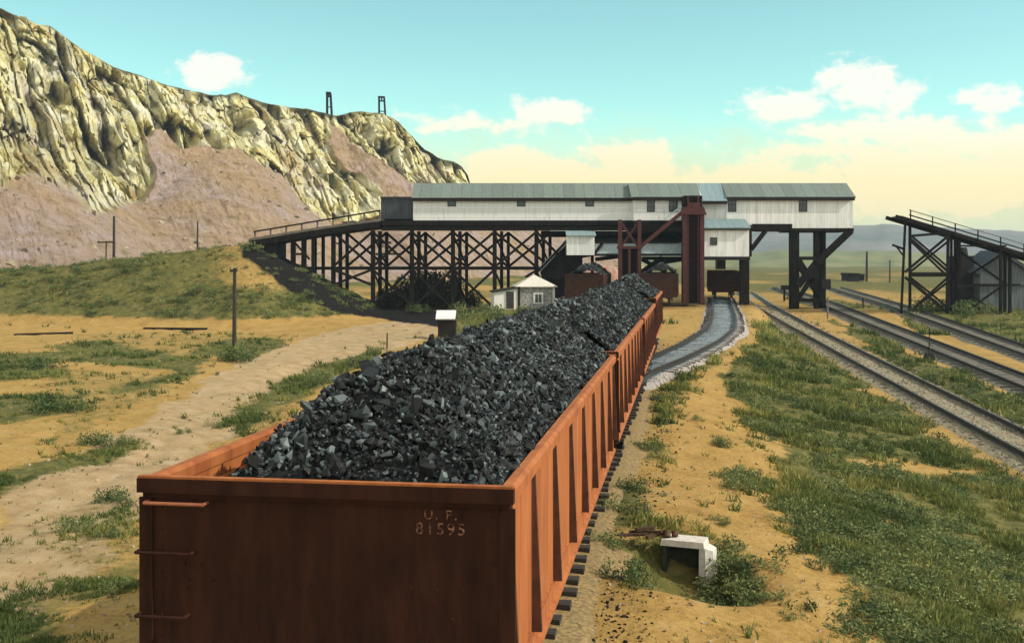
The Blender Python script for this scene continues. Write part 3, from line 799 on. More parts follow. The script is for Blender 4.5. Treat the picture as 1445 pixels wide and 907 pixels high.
    if lettering:
        for txt, x, z, sz in (('U. P.', .80, 2.440, .105), ('81595', .735, 2.325, .128)):
            cu = bpy.data.curves.new('lettering', 'FONT'); cu.body = txt; cu.size = sz; cu.extrude = .0015; cu.space_character = 1.28
            tmp = bpy.data.objects.new('tmp', cu); COL.objects.link(tmp)
            bpy.context.view_layer.update()
            me = bpy.data.meshes.new_from_object(tmp.evaluated_get(bpy.context.evaluated_depsgraph_get()))
            bpy.data.objects.remove(tmp)
            me.materials.clear(); me.materials.append(M['letter'])
            o = bpy.data.objects.new('lettering', me); COL.objects.link(o); o.parent = root
            o.location = (x, .0015, z); o.rotation_euler = (R(90), 0, 0)
    return root

def rock_protos(n, seed, npts=8):
    rng = random.Random(seed); out = []
    for _ in range(n):
        bm = bmesh.new()
        sx, sy, sz = rng.uniform(.9, 1.5), rng.uniform(.7, 1.1), rng.uniform(.45, .9)
        for _ in range(npts):
            d = Vector((rng.gauss(0,1), rng.gauss(0,1), rng.gauss(0,1))).normalized() * rng.uniform(.7, 1.15)
            bm.verts.new((d.x * sx, d.y * sy, d.z * sz))
        r = bmesh.ops.convex_hull(bm, input=bm.verts)
        bmesh.ops.delete(bm, geom=[e for e in r['geom_interior'] if isinstance(e, bmesh.types.BMVert)], context='VERTS')
        bmesh.ops.triangulate(bm, faces=bm.faces)
        bm.verts.ensure_lookup_table(); bm.verts.index_update()
        out.append((np.array([v.co[:] for v in bm.verts]), np.array([[v.index for v in f.verts] for f in bm.faces])))
        bm.free()
    return out
PROTO = rock_protos(24, 5)
def scatter_rocks(pos, size, seed, protos=PROTO):
    rng = np.random.default_rng(seed)
    kind = rng.integers(0, len(protos), len(pos))
    VV, FF, CC = [], [], []; base = 0
    q = rng.normal(size=(len(pos), 4)); q /= np.linalg.norm(q, axis=1)[:, None]
    w, x, y, z = q.T
    RM = np.stack([1-2*(y*y+z*z), 2*(x*y-z*w), 2*(x*z+y*w), 2*(x*y+z*w), 1-2*(x*x+z*z), 2*(y*z-x*w), 2*(x*z-y*w), 2*(y*z+x*w), 1-2*(x*x+y*y)], -1).reshape(-1, 3, 3)
    for k, (v, f) in enumerate(protos):
        idx = np.nonzero(kind == k)[0]
        if not len(idx): continue
        P_ = np.einsum('nij,vj->nvi', RM[idx], v) * size[idx][:, None, None] + pos[idx][:, None]
        VV.append(P_.reshape(-1, 3))
        FF.append((f[None] + (np.arange(len(idx)) * len(v))[:, None, None] + base).reshape(-1, 3))
        t = np.clip(rng.random(len(idx)) * .92 + .45 * (fbm(pos[idx][:,0] * 2.2, pos[idx][:,1] * 2.2, seed=19, oct=3) - .36), 0, 1); CC.append(np.repeat(np.stack([t, t, t, t * 0 + 1], -1), len(v), 0))
        base += len(idx) * len(v)
    return np.concatenate(VV), np.concatenate(FF), np.concatenate(CC)

def coal_material():
    m = bpy.data.materials.new('coal'); m.use_nodes = True
    nt = m.node_tree; N, L = nt.nodes, nt.links; b = N['Principled BSDF']
    at = N.new('ShaderNodeAttribute'); at.attribute_name = 'mask'
    cr = N.new('ShaderNodeValToRGB'); L.new(at.outputs['Color'], cr.inputs[0])
    e = cr.color_ramp.elements
    e[0].position = 0; e[0].color = (.004,.004,.004,1); e[1].position = .52; e[1].color = (.010,.0115,.012,1)
    x = e.new(.70); x.color = (.035,.045,.048,1); x = e.new(.86); x.color = (.085,.102,.103,1); x = e.new(1); x.color = (.165,.19,.188,1)  # paler bluish lumps paint in glints of sky
    L.new(cr.outputs[0], b.inputs['Base Color'])
    tc = N.new('ShaderNodeTexCoord'); n = N.new('ShaderNodeTexNoise'); L.new(tc.outputs['Object'], n.inputs[0]); n.inputs['Scale'].default_value = 25; n.inputs['Detail'].default_value = 5
    mr = N.new('ShaderNodeMapRange'); L.new(n.outputs['Fac'], mr.inputs[0]); mr.inputs[1].default_value = .35; mr.inputs[2].default_value = .65; mr.inputs[3].default_value = .5; mr.inputs[4].default_value = .85
    L.new(mr.outputs[0], b.inputs['Roughness'])
    b.inputs['Specular IOR Level'].default_value = .35
    bp = N.new('ShaderNodeBump'); bp.inputs['Strength'].default_value = .15; bp.inputs['Distance'].default_value = .004
    L.new(n.outputs['Fac'], bp.inputs['Height']); L.new(bp.outputs[0], b.inputs['Normal'])
    return m
M['coal'] = coal_material()
def heap(x, y, first=False, seed=0, peak=.86):
    """height of the coal above the floor datum, car coordinates"""
    side_r = 2.66 + (1.40 - x) * .72
    side_l = 2.56 + (x + 1.40) * .66
    if first:
        side_l = side_l - .55 * (1 - sst(y, .2, 3.0)) * (1 - sst(x, -1.2, -.2))
    e0 = (2.60 + y * .72) if first else (2.94 + y * 1.2)
    e1 = 2.94 + (LC - y) * 1.2
    top = 2.68 + peak + (vnoise(y * .35 + seed, 0 * y, seed=seed) - .5) * .2
    h = np.minimum(np.minimum(side_r, side_l), np.minimum(np.minimum(e0, e1), top))
    return h + (fbm(x * 1.2 + seed * 7, y * 1.2, seed=3 + seed, oct=4) - .5) * .30
def coal_load(label, loc, rotz, n_big, n_small, seed, first=False, peak=.86, smin=.035, smax=.11):
    rng = np.random.default_rng(seed)
    gx = np.linspace(-1.385, 1.385, 30); gy = np.linspace(.07, LC - .07, 110)
    X, Y = np.meshgrid(gx, gy); Z = heap(X, Y, first, seed, peak) - .05
    V = np.stack([X, Y, Z], -1).reshape(-1, 3); nx = len(gx)
    i = np.arange(len(gy) - 1)[:, None] * nx + np.arange(nx - 1)[None]
    quads = np.stack([i, i + 1, i + nx + 1, i + nx], -1).reshape(-1, 4)
    tris = np.concatenate([quads[:, [0, 1, 2]], quads[:, [0, 2, 3]]])
    def spots(n, s0, s1, pw):
        s = s0 + (s1 - s0) * rng.random(n) ** pw
        x = rng.uniform(-1.36, 1.36, n); y = rng.uniform(.09, LC - .09, n)
        lim = 1.385 - s * .6
        x = np.clip(x, -lim, lim); y = np.clip(y, .08 + s * .6, LC - .08 - s * .6)
        z = heap(x, y, first, seed, peak) + rng.uniform(-.03, .035, n)
        return np.stack([x, y, z], -1), s
    p1, s1 = spots(n_big, smax * .4, smax, 2.6)
    p2, s2 = spots(n_small, smin * .6, smax * .45, 2.0)
    Vr, Fr, Cr = scatter_rocks(np.concatenate([p1, p2]), np.concatenate([s1, s2]), seed)
    A = np.concatenate([np.tile([[.1, .1, .1, 1]], (len(V), 1)), Cr])
    o = npmesh('coal_load', np.concatenate([V, Vr]), 3, np.concatenate([tris, Fr + len(V)]), M['coal'], A)
    o.location = loc; o.rotation_euler = (0, 0, rotz)
    return tag(o, label, 'coal load', kind='stuff')
ax = Vector((math.sin(-ROT), math.cos(ROT), 0))
start = Vector((-1.466, 8.79, 0))
car_labels = ['big rust red coal car nearest the viewer with dark numbered end',
              'second coal car of the train, coupled behind the big near one',
              'third coal car of the train, between second and last',
              'last coal car of the loaded train, next to the tipple']
load_labels = ['heaped black coal filling the nearest car', 'heaped coal in the second car of the train', 'heaped coal in the third car of the train', 'rounded coal heap in the last car, before the maroon tower']
for k in range(4):
    p = start + ax * (PITCH * k); p.z = float(zt(p.y)) + .15 + (.0 if k < 3 else .12)
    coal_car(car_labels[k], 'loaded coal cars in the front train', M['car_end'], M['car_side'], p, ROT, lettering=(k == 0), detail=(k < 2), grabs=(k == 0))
    coal_load(load_labels[k], p, ROT, [4600, 3000, 1900, 1400][k], [30000, 11000, 5000, 2600][k], 11 + k, k == 0, [.78, .84, .88, .97][k], [.016,.028,.042,.055][k], [.095,.10,.11,.12][k])

# ------------------------------------------------------------------ cars standing under the tipple
def single_car(label, load, px, py_rim, Y, rotz, sd):
    z = float(zt(Y)) + .15
    p = Vector((wx(px, Y), Y, z))
    coal_car(label, 'coal cars standing under the tipple', M['car_dark'], M['car_dark'], p, rotz, detail=False, grabs=False)
    if load:
        coal_load(load, p, rotz, 700, 500, sd, False, .8, .08, .17)
single_car('dark coal car under the tipple beside the small stone house', 'coal heaped on the car beside the small stone house', 824, 391, 89, ROT * .9, 31)
single_car('brown coal car under the tipple left of the maroon tower', 'coal heaped on the brown car left of the maroon tower', 931, 382, 92, ROT * .9, 33)
single_car('empty black coal car on the curved track under the white shed', None, 1021, 381, 105.5, -math.atan(.17), 35)
o = None
def slack_pile():
    n = 48; rng = np.random.default_rng(4)
    gx = np.linspace(-3.6, 4.2, n); gy = np.linspace(-3, 3, n)
    X, Y = np.meshgrid(gx, gy)
    d = np.hypot(np.maximum(np.abs(X) - 1.2, 0) / 2.2, Y / 2.6)
    Z = np.clip(1 - d, -.1, 1) * 3.7 + (fbm(X * .9, Y * .9, seed=8, oct=4) - .5) * .8
    i = np.arange(n - 1)[:, None] * n + np.arange(n - 1)[None]
    Fc = np.stack([i, i + 1, i + n + 1, i + n], -1).reshape(-1, 4)
    Yc = 108
    V = np.stack([X + wx(848, Yc), Y + Yc, Z + float(terrain(wx(848, Yc), Yc))], -1).reshape(-1, 3)
    ob = npmesh('shale_heap', V, 4, Fc, M['slack'], smooth=True)
    tag(ob, 'pinkish heap of burnt shale seen behind the tipple legs', 'heap', kind='stuff')
slack_pile()

def gable(mb, x0, x1, y0, y1, ze, zr_, over=.25, th=.10, gx0=0.12, gx1=0.12):
    """pitched roof slab: eaves at y0 / y1, ridge midway"""
    ym = (y0 + y1) / 2; s = (zr_ - ze) / (ym - y0)
    a, b = y0 - over, y1 + over; za = ze - s * over
    poly = [(a, za), (ym, zr_), (b, za), (b, za - th), (ym, zr_ - th), (a, za - th)]
    vs = [(x0 - gx0, y, z) for y, z in poly] + [(x1 + gx1, y, z) for y, z in poly]
    mb.add(vs, [(0,1,7,6), (1,2,8,7), (2,3,9,8), (3,4,10,9), (4,5,11,10), (5,0,6,11), (0,5,4,1), (1,4,3,2), (6,7,10,11), (7,8,9,10)])
    return mb
def gable_wall(mb, x0, x1, y0, y1, z0, ze, zr_):
    """box with gabled ends"""
    ym = (y0 + y1) / 2
    vs = []
    for x in (x0, x1): vs += [(x,y0,z0), (x,y1,z0), (x,y1,ze), (x,ym,zr_), (x,y0,ze)]
    mb.add(vs, [(0,1,2,3,4), (9,8,7,6,5), (0,5,6,1), (1,6,7,2), (0,4,9,5), (4,3,8,9), (3,2,7,8)])
    return mb
def window(parent, px0, px1, py0, py1, Y, fmat, mullions=(0, 0), fw=.09):
    """frame stands 4 cm proud of the wall face at depth Y; pane is its sub-part"""
    x0, x1, z1, z0 = wx(px0, Y), wx(px1, Y), wz(py0, Y), wz(py1, Y)
    f = MB(); a, b = Y - .045, Y + .03
    f.box(x0, x0+fw, a, b, z0, z1); f.box(x1-fw, x1, a, b, z0, z1)
    f.box(x0+fw, x1-fw, a, b, z1-fw, z1); f.box(x0+fw, x1-fw, a, b, z0, z0+fw)
    nx, nz = mullions
    for i in range(nx):
        x = x0 + (x1-x0) * (i+1) / (nx+1); f.box(x-.02, x+.02, a+.01, b, z0+fw, z1-fw)
    for i in range(nz):
        z = z0 + (z1-z0) * (i+1) / (nz+1); f.box(x0+fw, x1-fw, a+.012, b, z-.025, z+.025)
    fo = f.build('window', fmat, parent)
    g = MB(); g.box(x0+fw, x1-fw, Y-.018, Y-.006, z0+fw, z1-fw)
    g.build('pane', M['pane'], fo)
    return fo

# ------------------------------------------------------------------ tipple: right house on legs
YR, YRB = 98.0, 103.0
t = thing('coal_tipple', 'long white tipple house on black legs straddling the tracks, with maroon towers', 'tipple', (wx(1050, YR), YR, .4))
TIP = t
ZR = 4.4 + (HY - 258.5) / F * ((YR + YRB) / 2)
ze = wz(276, YR)
b = MB(); gable_wall(b, wx(894, YR), wx(990, YR), YR, YRB, wz(311, YR), ze, ZR - .16)
b.build('front_wall', M['white_h'], t)
b = MB(); gable_wall(b, wx(1025, YR), wx(1203.5, YR), YR - .003, YRB, wz(322, YR), ze, ZR - .16)
b.build('end_house_wall', M['white_v'], t)
b = MB(); b.box(wx(990, YR), wx(1025, YR), YR + .12, YRB, wz(310, YR), wz(285, YR))
b.build('notch_wall', M['white_h'], t)
b = MB(); gable(b, wx(892, YR), wx(989, YR), YR, YRB, ze, ZR, gx0=.10, gx1=0); b.build('roof', M['roof'], t)
b = MB(); gable(b, wx(1025, YR), wx(1203.5, YR), YR - .003, YRB, ze, ZR, gx0=0, gx1=.18); b.build('roof', M['roof'], t)
# lower eave over the notch
b = MB(); ym = (YR + YRB) / 2
b.add([(wx(989,YR)+.004, ym, ZR), (wx(1025,YR)-.004, ym, ZR), (wx(1025,YR)-.004, YR-.55, wz(284,YR)), (wx(989,YR)+.004, YR-.55, wz(284,YR)),
       (wx(989,YR)+.004, ym, ZR-.1), (wx(1025,YR)-.004, ym, ZR-.1), (wx(1025,YR)-.004, YR-.55, wz(284,YR)-.1), (wx(989,YR)+.004, YR-.55, wz(284,YR)-.1)],
      [(0,1,2,3), (7,6,5,4), (3,2,6,7), (0,4,5,1), (0,3,7,4), (1,5,6,2)])
b.build('notch_roof', M['roof_blue'], t)
b = MB()   # dark eaves boards
b.box(wx(893,YR)-.05, wx(989,YR), YR-.31, YR-.26, ze-.45, ze-.15); b.box(wx(1025,YR), wx(1205,YR), YR-.31, YR-.26, ze-.45, ze-.15)
b.box(wx(990,YR), wx(1025,YR)-.01, YR-.60, YR-.56, wz(284,YR)-.28, wz(284,YR)-.02)
b.build('eaves_board', M['gap'], t)
for a, c_ in ((913, 924), (944, 956)): window(t, a, c_, 279, 299, YR, M['dark_frame'], (1, 2), .07)
for a, c_ in ((1027.5, 1039), (1127, 1139)): window(t, a, c_, 279.5, 299, YR - .003, M['dark_frame'], (1, 1), .07)
# floor beams
b = MB(); b.pbox(894, 990, 311, 327, YR - .05, YRB); b.build('floor_beam', M['timber'], t)
b = MB(); b.pbox(1062, 1118, 316, 325, YR - .25, YRB - .3); b.build('floor_beam', M['timber'], t)
b = MB(); b.pbox(1118.4, 1205, 322, 326.5, YR - .1, YRB); b.build('floor_beam', M['timber'], t)
# right tower of black legs
for (a, c_, y0, Y) in ((1115, 1128, 326, YR + .1), (1150, 1156.5, 326, YR + .1), (1158.5, 1165.5, 326, YR + .6)):
    b = MB(); zg = float(terrain(wx((a + c_) / 2, Y), Y)) - .3
    b.box(wx(a, Y), wx(c_, Y), Y, Y + .5, zg, wz(y0, Y) + .2); b.build('leg', M['timber'], t)
for (a, c_, Y) in ((1119, 1128, YRB - .8), (1149, 1160, YRB - .8)):
    b = MB(); zg = float(terrain(wx((a + c_) / 2, Y), Y)) - .3
    b.box(wx(a, Y), wx(c_, Y), Y, Y + .4, zg, wz(322, Y) + .1); b.build('leg', M['timber'], t)
Yb = YR - .06
for a, c_, w in (((1201, 325), (1150, 373), .62), ((1152, 371), (1126, 403), .62), ((1127, 366), (1160, 420), .42), ((1128, 420), (1152, 385), .30)):
    b = MB(); b.pbeam(a, c_, Yb - (.02 if w > .5 else .06), .14, w); b.build('brace', M['timber'], t)
for y0, y1, a, c_ in ((362, 367, 1126, 1152), (421, 426, 1118, 1164)):
    b = MB(); b.pbox(a, c_, y0, y1, Yb - .18, Yb - .08); b.build('cross_beam', M['timber'], t)
b = MB(); Y = YRB - .9; b.beam(P(1124, 372, Y), P(1158, 424, Y), .3, .14, (0,1,0)); b.beam(P(1157, 372, Y + .2), P(1124, 424, Y + .2), .3, .14, (0,1,0)); b.build('brace', M['timber'], t)
b = MB(); b.pbox(1160, 1172.5, 394, 408, YR - .55, YR + .08); b.build('switch_box', M['gap'], t)
# leg and knee right of the loading shed
b = MB(); Y = YR - .4; b.pbox(1045, 1057.5, 362, 430, Y, Y + .6); b.build('leg', M['timber'], t)
b = MB(); b.pbox(1057, 1064, 345, 352, Y + .1, Y + .5); b.pbeam((1060, 352), (1080, 326), Y + .3, .2, .38); b.build('brace', M['timber'], t)
b = MB(); b.pbox(1056.5, 1061, 318, 362, Y + .1, Y + .4); b.build('leg', M['timber'], t)
# low white loading shed under the house
YS, YSB = 95.8, 98.9
s = MB(); s.pbox(993, 1057, 321, 362, YS, YR - .06); sh = s.build('loading_shed', M['white_v'], t)
s = MB(); x0, x1 = wx(990, YS), wx(1058.5, YS)
za, zb = wz(321, YS), wz(309, YR)
s.add([(x0, YS-.3, za), (x1, YS-.3, za), (x1, YR-.06, zb), (x0, YR-.06, zb), (x0, YS-.3, za-.1), (x1, YS-.3, za-.1), (x1, YR-.06, zb-.1), (x0, YR-.06, zb-.1)],
      [(0,1,2,3), (7,6,5,4), (0,4,5,1), (1,5,6,2), (2,6,7,3), (3,7,4,0)])
s.build('shed_roof', M['roof_blue'], sh)
s = MB(); s.pbox(991, 1058, 322.2, 324.5, YS - .28, YS - .02); s.pbox(990.5, 1058.5, 362, 367, YS - .08, YR - .1); s.build('shed_trim', M['gap'], sh)
window(sh, 1002, 1012, 335, 346, YS, M['dark_frame'], (1, 1), .06)
# posts hanging under the loading shed (chute lips)
for a, c_ in ((1013, 1024),):
    b = MB(); b.pbox(a, c_, 366, 380, YR, YR + 1.2); b.build('chute_lip', M['iron'], t)
# tall maroon tower
YT = 95.4
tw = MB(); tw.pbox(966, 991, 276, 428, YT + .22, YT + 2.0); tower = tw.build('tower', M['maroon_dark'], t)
for a, c_ in ((963.5, 969.5), (988, 994)):
    b = MB(); b.pbox(a, c_, 300, 430, YT, YT + .3); b.build('column', M['maroon'], tower)
for a, c_ in ((970, 972), (984.5, 986.5)):
    b = MB(); b.pbox(a, c_, 276, 430, YT + .12, YT + .2); b.build('column_edge', M['maroon'], tower)
b = MB(); b.prism([(wx(959,YT), wz(303,YT)), (wx(997,YT), wz(303,YT)), (wx(993,YT), wz(292,YT)), (wx(965,YT), wz(292,YT))], YT - .1, YT + .35)
b.pbox(970, 988, 286, 292, YT - .08, YT + .34); b.build('column_cap', M['maroon'], tower)
for k, y in enumerate(np.arange(312, 425, 14)):
    b = MB(); b.pbox(970, 987.5, y, y + 1.6, YT + .16, YT + .215); b.build('lacing_bar', M['maroon_dark'], tower)
# long diagonal brace from the tower
b = MB(); b.pbeam((966, 297), (905, 347), YT + .05, .2, .30); b.build('brace', M['maroon'], t)
b = MB(); b.pbeam((962, 291), (938, 309), YT + .5, .14, .12); b.build('brace', M['pale_blue'], t)
# shorter maroon tower
YQ = 95.0
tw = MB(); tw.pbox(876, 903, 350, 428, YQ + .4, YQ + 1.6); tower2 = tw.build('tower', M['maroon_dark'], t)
for a, c_ in ((872.5, 878), (886.5, 890), (900, 905)):
    b = MB(); b.pbox(a, c_, 310 if a != 886.5 else 349, 430, YQ, YQ + .3); b.build('column', M['maroon'], tower2)
for p_, q_ in (((876, 313), (901, 349)), ((901, 313), (876, 349))):
    b = MB(); b.pbeam(p_, q_, YQ + (.12 if p_[0] < 880 else .2), .06, .18); b.build('brace', M['maroon'], tower2)
b = MB(); b.pbox(871, 907, 347, 351, YQ - .04, YQ + .36); b.build('cap_beam', M['maroon'], tower2)
# dark trusswork and chutes between the towers
b = MB(); b.pbox(840, 1058, 328.5, 331, 99, 99.5); b.pbox(836, 990, 336, 342, 99.1, 99.6); b.pbox(836, 966, 331, 336.4, 101.5, 102); b.build('cross_beam', M['timber'], t)
for x in (842, 858, 872, 912, 926, 944, 956):
    b = MB(); b.pbox(x, x + 3, 326, 343, 99.7, 100); b.build('hanger', M['timber'], t)
b = MB(); b.pbox(836, 964, 341, 342.6, 98.2, 102.8); b.build('shade_slab', M['gap'], t)  # slab added to throw deep shadow on the bay below
b = MB(); b.pbox(764, 890, 326, 334, 100.6, 103); b.build('bin_wall', M['gap'], t)
b = MB(); b.pbox(906, 962, 328.5, 332, 102, 102.5); b.build('bin_wall', M['gap'], t)
for xa, xb, ya, yb in ((906, 940, 366, 384), (840, 872, 366, 362), (914, 962, 374, 366)):
    b = MB(); b.pbeam((xa, ya), (xb, yb), 102.5, .2, .35); b.build('brace', M['timber'], t)
b = MB(); b.pbox(838, 966, 343.5, 358, 98.4, 100.4); b.build('chute_cover', M['pale_blue'], t)
b = MB(); b.pbox(836, 967, 358.2, 361, 98.3, 100.5); b.build('cross_beam', M['timber'], t)
b = MB(); b.pbeam((838, 359), (850, 343), 98.3, .1, .25); b.build('brace', M['timber'], t)
b = MB(); b.pbox(907, 962, 362, 367, 100, 101); b.pbeam((905, 385), (935, 364), 100.3, .25, .5); b.build('chute_lip', M['timber'], t)

# ------------------------------------------------------------------ conveyor gallery on its timber trestle
YL, YLB = 99.0, 103.5
g = thing('conveyor_gallery', 'long white gallery with small square windows on a black timber trestle', 'gallery', (wx(738, YL), YL, .2))
ZL = 4.4 + (HY - 258.5) / F * ((YL + YLB) / 2)
zeL = wz(277, YL)
b = MB(); gable_wall(b, wx(583, YL), wx(893, YL), YL, YLB, wz(311, YL), zeL, ZL - .16); b.build('wall', M['white_h'], g)
b = MB(); gable(b, wx(583, YL), wx(892.4, YL), YL, YLB, zeL, ZL, gx0=.12, gx1=0); b.build('roof', M['roof'], g)
b = MB(); b.box(wx(582,YL), wx(892.5,YL), YL-.31, YL-.26, zeL-.45, zeL-.15); b.build('eaves_board', M['gap'], g)
for x in (637.5, 735.5, 832): window(g, x - 6, x + 6, 280.5, 291.5, YL, M['dark_frame'], (0, 0), .07)
b = MB(); b.pbox(538, 892, 311, 318, YL - .2, YLB); b.build('floor_beam', M['timber'], g)
b = MB(); b.pbox(538, 892, 319.5, 325.5, YL - .12, YL + .25); b.build('girder', M['timber'], g)
b = MB(); b.pbox(538, 892, 319.5, 325.5, YLB - .5, YLB - .15); b.build('girder', M['timber'], g)
for x in np.arange(545, 890, 15):
    b = MB(); b.pbox(x, x + 2.2, 318, 319.6, YL - .1, YL + .2); b.build('girder_post', M['timber'], g)
# dark end shed
b = MB(); b.pbox(537.5, 583, 279, 309, YL + .3, YLB - .4); es = b.build('end_shed', M['shed_dark'], g)
b = MB(); b.pbox(536.5, 583, 277.5, 279.3, YL + .15, YLB - .3); b.build('shed_roof', M['shed_dark'], es)
# bents: three rows of posts
BENT = [470, 526, 581, 639, 698, 757]
ROWS = [YL + .1, YL + 1.9, YL + 3.9]
WID = [.36, .30, .28]
def ground_z(x, y): return float(terrain(x, y)) - .25
def row_x(px, k): return wx(px, YL) + .62 * k + .04 * wx(px, YL) * (ROWS[k] - YL) / 4
def bent(parent, px, ztop):
    for k, Y in enumerate(ROWS):
        x = row_x(px, k)
        b = MB(); w = WID[k] / 2
        b.box(x - w, x + w, Y, Y + .4, ground_z(x, Y), ztop); b.build('post', M['timber'], parent)
ZD = wz(325.5, YL)
for px in BENT[1:]: bent(g, px, ZD)
ZM = wz(378.5, YL)
for k, Y in enumerate(ROWS):
    b = MB(); b.box(row_x(430 if k == 0 else 470, k), row_x(786, k), Y + .42, Y + .58, ZM - .14, ZM + .14); b.build('cross_beam', M['timber'], g)
def xbrace(parent, pa, pb, k, za, zb, w=.22):
    Y = ROWS[k] - .12
    xa, xb = row_x(pa, k), row_x(pb, k)
    for q, (z0, z1) in enumerate(((za, zb), (zb, za))):
        b = MB(); b.beam((xa, Y - .1 * q, z0), (xb, Y - .1 * q, z1), w, .08, (0,1,0)); b.build('brace', M['timber'], parent)
for i in range(len(BENT) - 1):
    for k in (0, 2):
        xbrace(g, BENT[i], BENT[i+1], k, ZD - .1, ZM + .1)
        zg = ground_z(row_x(BENT[i], k), ROWS[k]) + .35
        if i < 4 and k == 0: xbrace(g, BENT[i], BENT[i+1], k, ZM - .1, zg)
xbrace(g, 757, 812, 0, ZD - .1, ZM - .4)
for px in BENT[1:]:      # sway braces across each bent
    for q, (za, zb) in enumerate(((ZD - .3, ZM + .2), (ZM - .2, .8))):
        b = MB(); b.beam((row_x(px, 0), ROWS[0] + .2, za), (row_x(px, 2), ROWS[2] + .2, zb), .1, .2)
        b.build('sway_brace', M['timber'], g)
b = MB(); b.pbox(535, 552, 341, 344, YL + .05, YL + .12); b.pbox(530, 566, 357, 359.5, YL + .05, YL + .12); b.build('cross_beam', M['timber'], g)
# small white shed and the coal chute hanging at its right end
b = MB(); b.pbox(800, 839, 333, 360, 97.2, YL - .25); ws = b.build('chute_shed', M['white_v'], g)
b = MB(); x0, x1 = wx(799, 97.2), wx(841, 97.2); za, zb = wz(332, 97.0), wz(325.5, YL - .25)
b.add([(x0, 97.0, za), (x1, 97.0, za), (x1, YL-.25, zb), (x0, YL-.25, zb), (x0, 97.0, za-.08), (x1, 97.0, za-.08), (x1, YL-.25, zb-.08), (x0, YL-.25, zb-.08)],
      [(0,1,2,3), (7,6,5,4), (0,4,5,1), (1,5,6,2), (2,6,7,3), (3,7,4,0)])
b.build('shed_roof', M['roof_blue'], ws)
b = MB(); Y = 99.6
b.prism([(wx(799,Y), wz(338,Y)), (wx(834,Y), wz(338,Y)), (wx(834,Y), wz(362,Y)), (wx(822,Y), wz(364,Y)), (wx(822,Y), wz(392,Y)), (wx(766,Y), wz(394,Y)), (wx(763,Y), wz(384,Y))], Y, Y + 2.6)
b.build('hopper', M['gap'], g)
b = MB(); b.prism([(wx(768,Y), wz(391,Y)), (wx(830,Y), wz(391,Y)), (wx(826,Y), wz(440,Y)), (wx(786,Y), wz(440,Y))], Y + .3, Y + 2.2)
b.build('hopper_boot', M['gap'], g)
b = MB(); b.pbeam((762, 380), (803, 337), Y - .25, .3, .30); b.build('chute_pipe', M['pale_blue'], g)
b = MB(); b.pbeam((741, 391), (763, 378), Y - .2, .2, .20); b.build('brace', M['timber'], g)
for px in (800, 834):
    b = MB(); b.pbox(px, px + 4, 325, 440, YL + 3.4, YL + 3.8); b.build('post', M['timber'], g)

# ------------------------------------------------------------------ incline from the mine on the embankment
inc = thing('incline_trestle', 'black timber incline with handrail climbing from the embankment to the gallery', 'trestle', (wx(450, YL), YL, .2))
def deck_y(px): return np.interp(px, [352, 390, 440, 500, 540], [340, 334, 325.5, 317, 312])
xsD = [352, 375, 400, 425, 450, 475, 500, 520, 537]
def strip(name, m_, Y0, Y1, up, th):
    """one continuous member following the deck line"""
    b = MB(); n = len(xsD); vs = []
    for p_ in xsD:
        x, z = wx(p_, YL), wz(deck_y(p_), YL) + up
        vs += [(x, Y0, z), (x, Y1, z), (x, Y1, z - th), (x, Y0, z - th)]
    fs = [(0,1,2,3), tuple(4*(n-1) + k for k in (3,2,1,0))]
    for i in range(n - 1): fs += [(4*i+k, 4*i+(k+1)%4, 4*i+4+(k+1)%4, 4*i+4+k) for k in range(4)]
    b.add(vs, fs); b.build(name, m_, inc)
strip('deck', M['timber'], YL - .3, YLB, 0, .52)
for y_ in (YL - .25, YL + 1.2, YL + 2.8): strip('track_stringer', M['timber_grey'], y_, y_ + .16, .22, .215)
rail_y = lambda px: np.interp(px, [358, 537], [327, 297])
b = MB(); b.pbeam((358, 327), (537, 297), YL - .15, .10, .13); b.build('handrail', M['timber'], inc)
for px in np.arange(360, 537, 22):
    b = MB(); x = wx(px, YL); b.box(x - .07, x + .07, YL - .12, YL - .02, wz(deck_y(px), YL) - .3, wz(rail_y(px), YL)); b.build('rail_post', M['timber_grey'], inc)
for px0, px1 in ((413, None), (428, None), (441, None)):
    k = 0; x = wx(px0, YL)
    b = MB(); w = .2 if px0 != 441 else .13
    b.box(x - w, x + w, YL + .1, YL + .45, ground_z(x, YL), wz(deck_y(px0), YL) - .3); b.build('post', M['timber'], inc)
    b = MB(); x += .3; b.box(x - w, x + w, YLB - .9, YLB - .5, ground_z(x, YLB - .9), wz(deck_y(px0), YL) - .3); b.build('post', M['timber'], inc)
b = MB(); b.pbox(413, 428, 357, 360, YL + .0, YL + .09); b.build('cross_beam', M['timber'], inc)
b = MB(); b.pbeam((414, 340), (437, 366), YL - .02, .08, .18); b.build('brace', M['timber'], inc)
bent(inc, 470, wz(deck_y(485), YL) - .4)
# crib wall at the embankment
for i in range(7):
    b = MB(); x0, x1 = wx(362, YL), wx(392, YL); z = 2.6 + i * .48
    if z > wz(deck_y(375), YL) - .5: break
    b.box(x0 + .06 * i, x1 - .02 * i, YL - .3 + .02 * (i % 2), YLB - .02 * (i % 2), z - 1.2, z - .76); b.build('crib_log', M['timber'], inc)
b = MB(); b.pbox(363, 391, 339, 392, YL + .1, YLB - .4); b.build('crib_fill', M['gap'], inc)

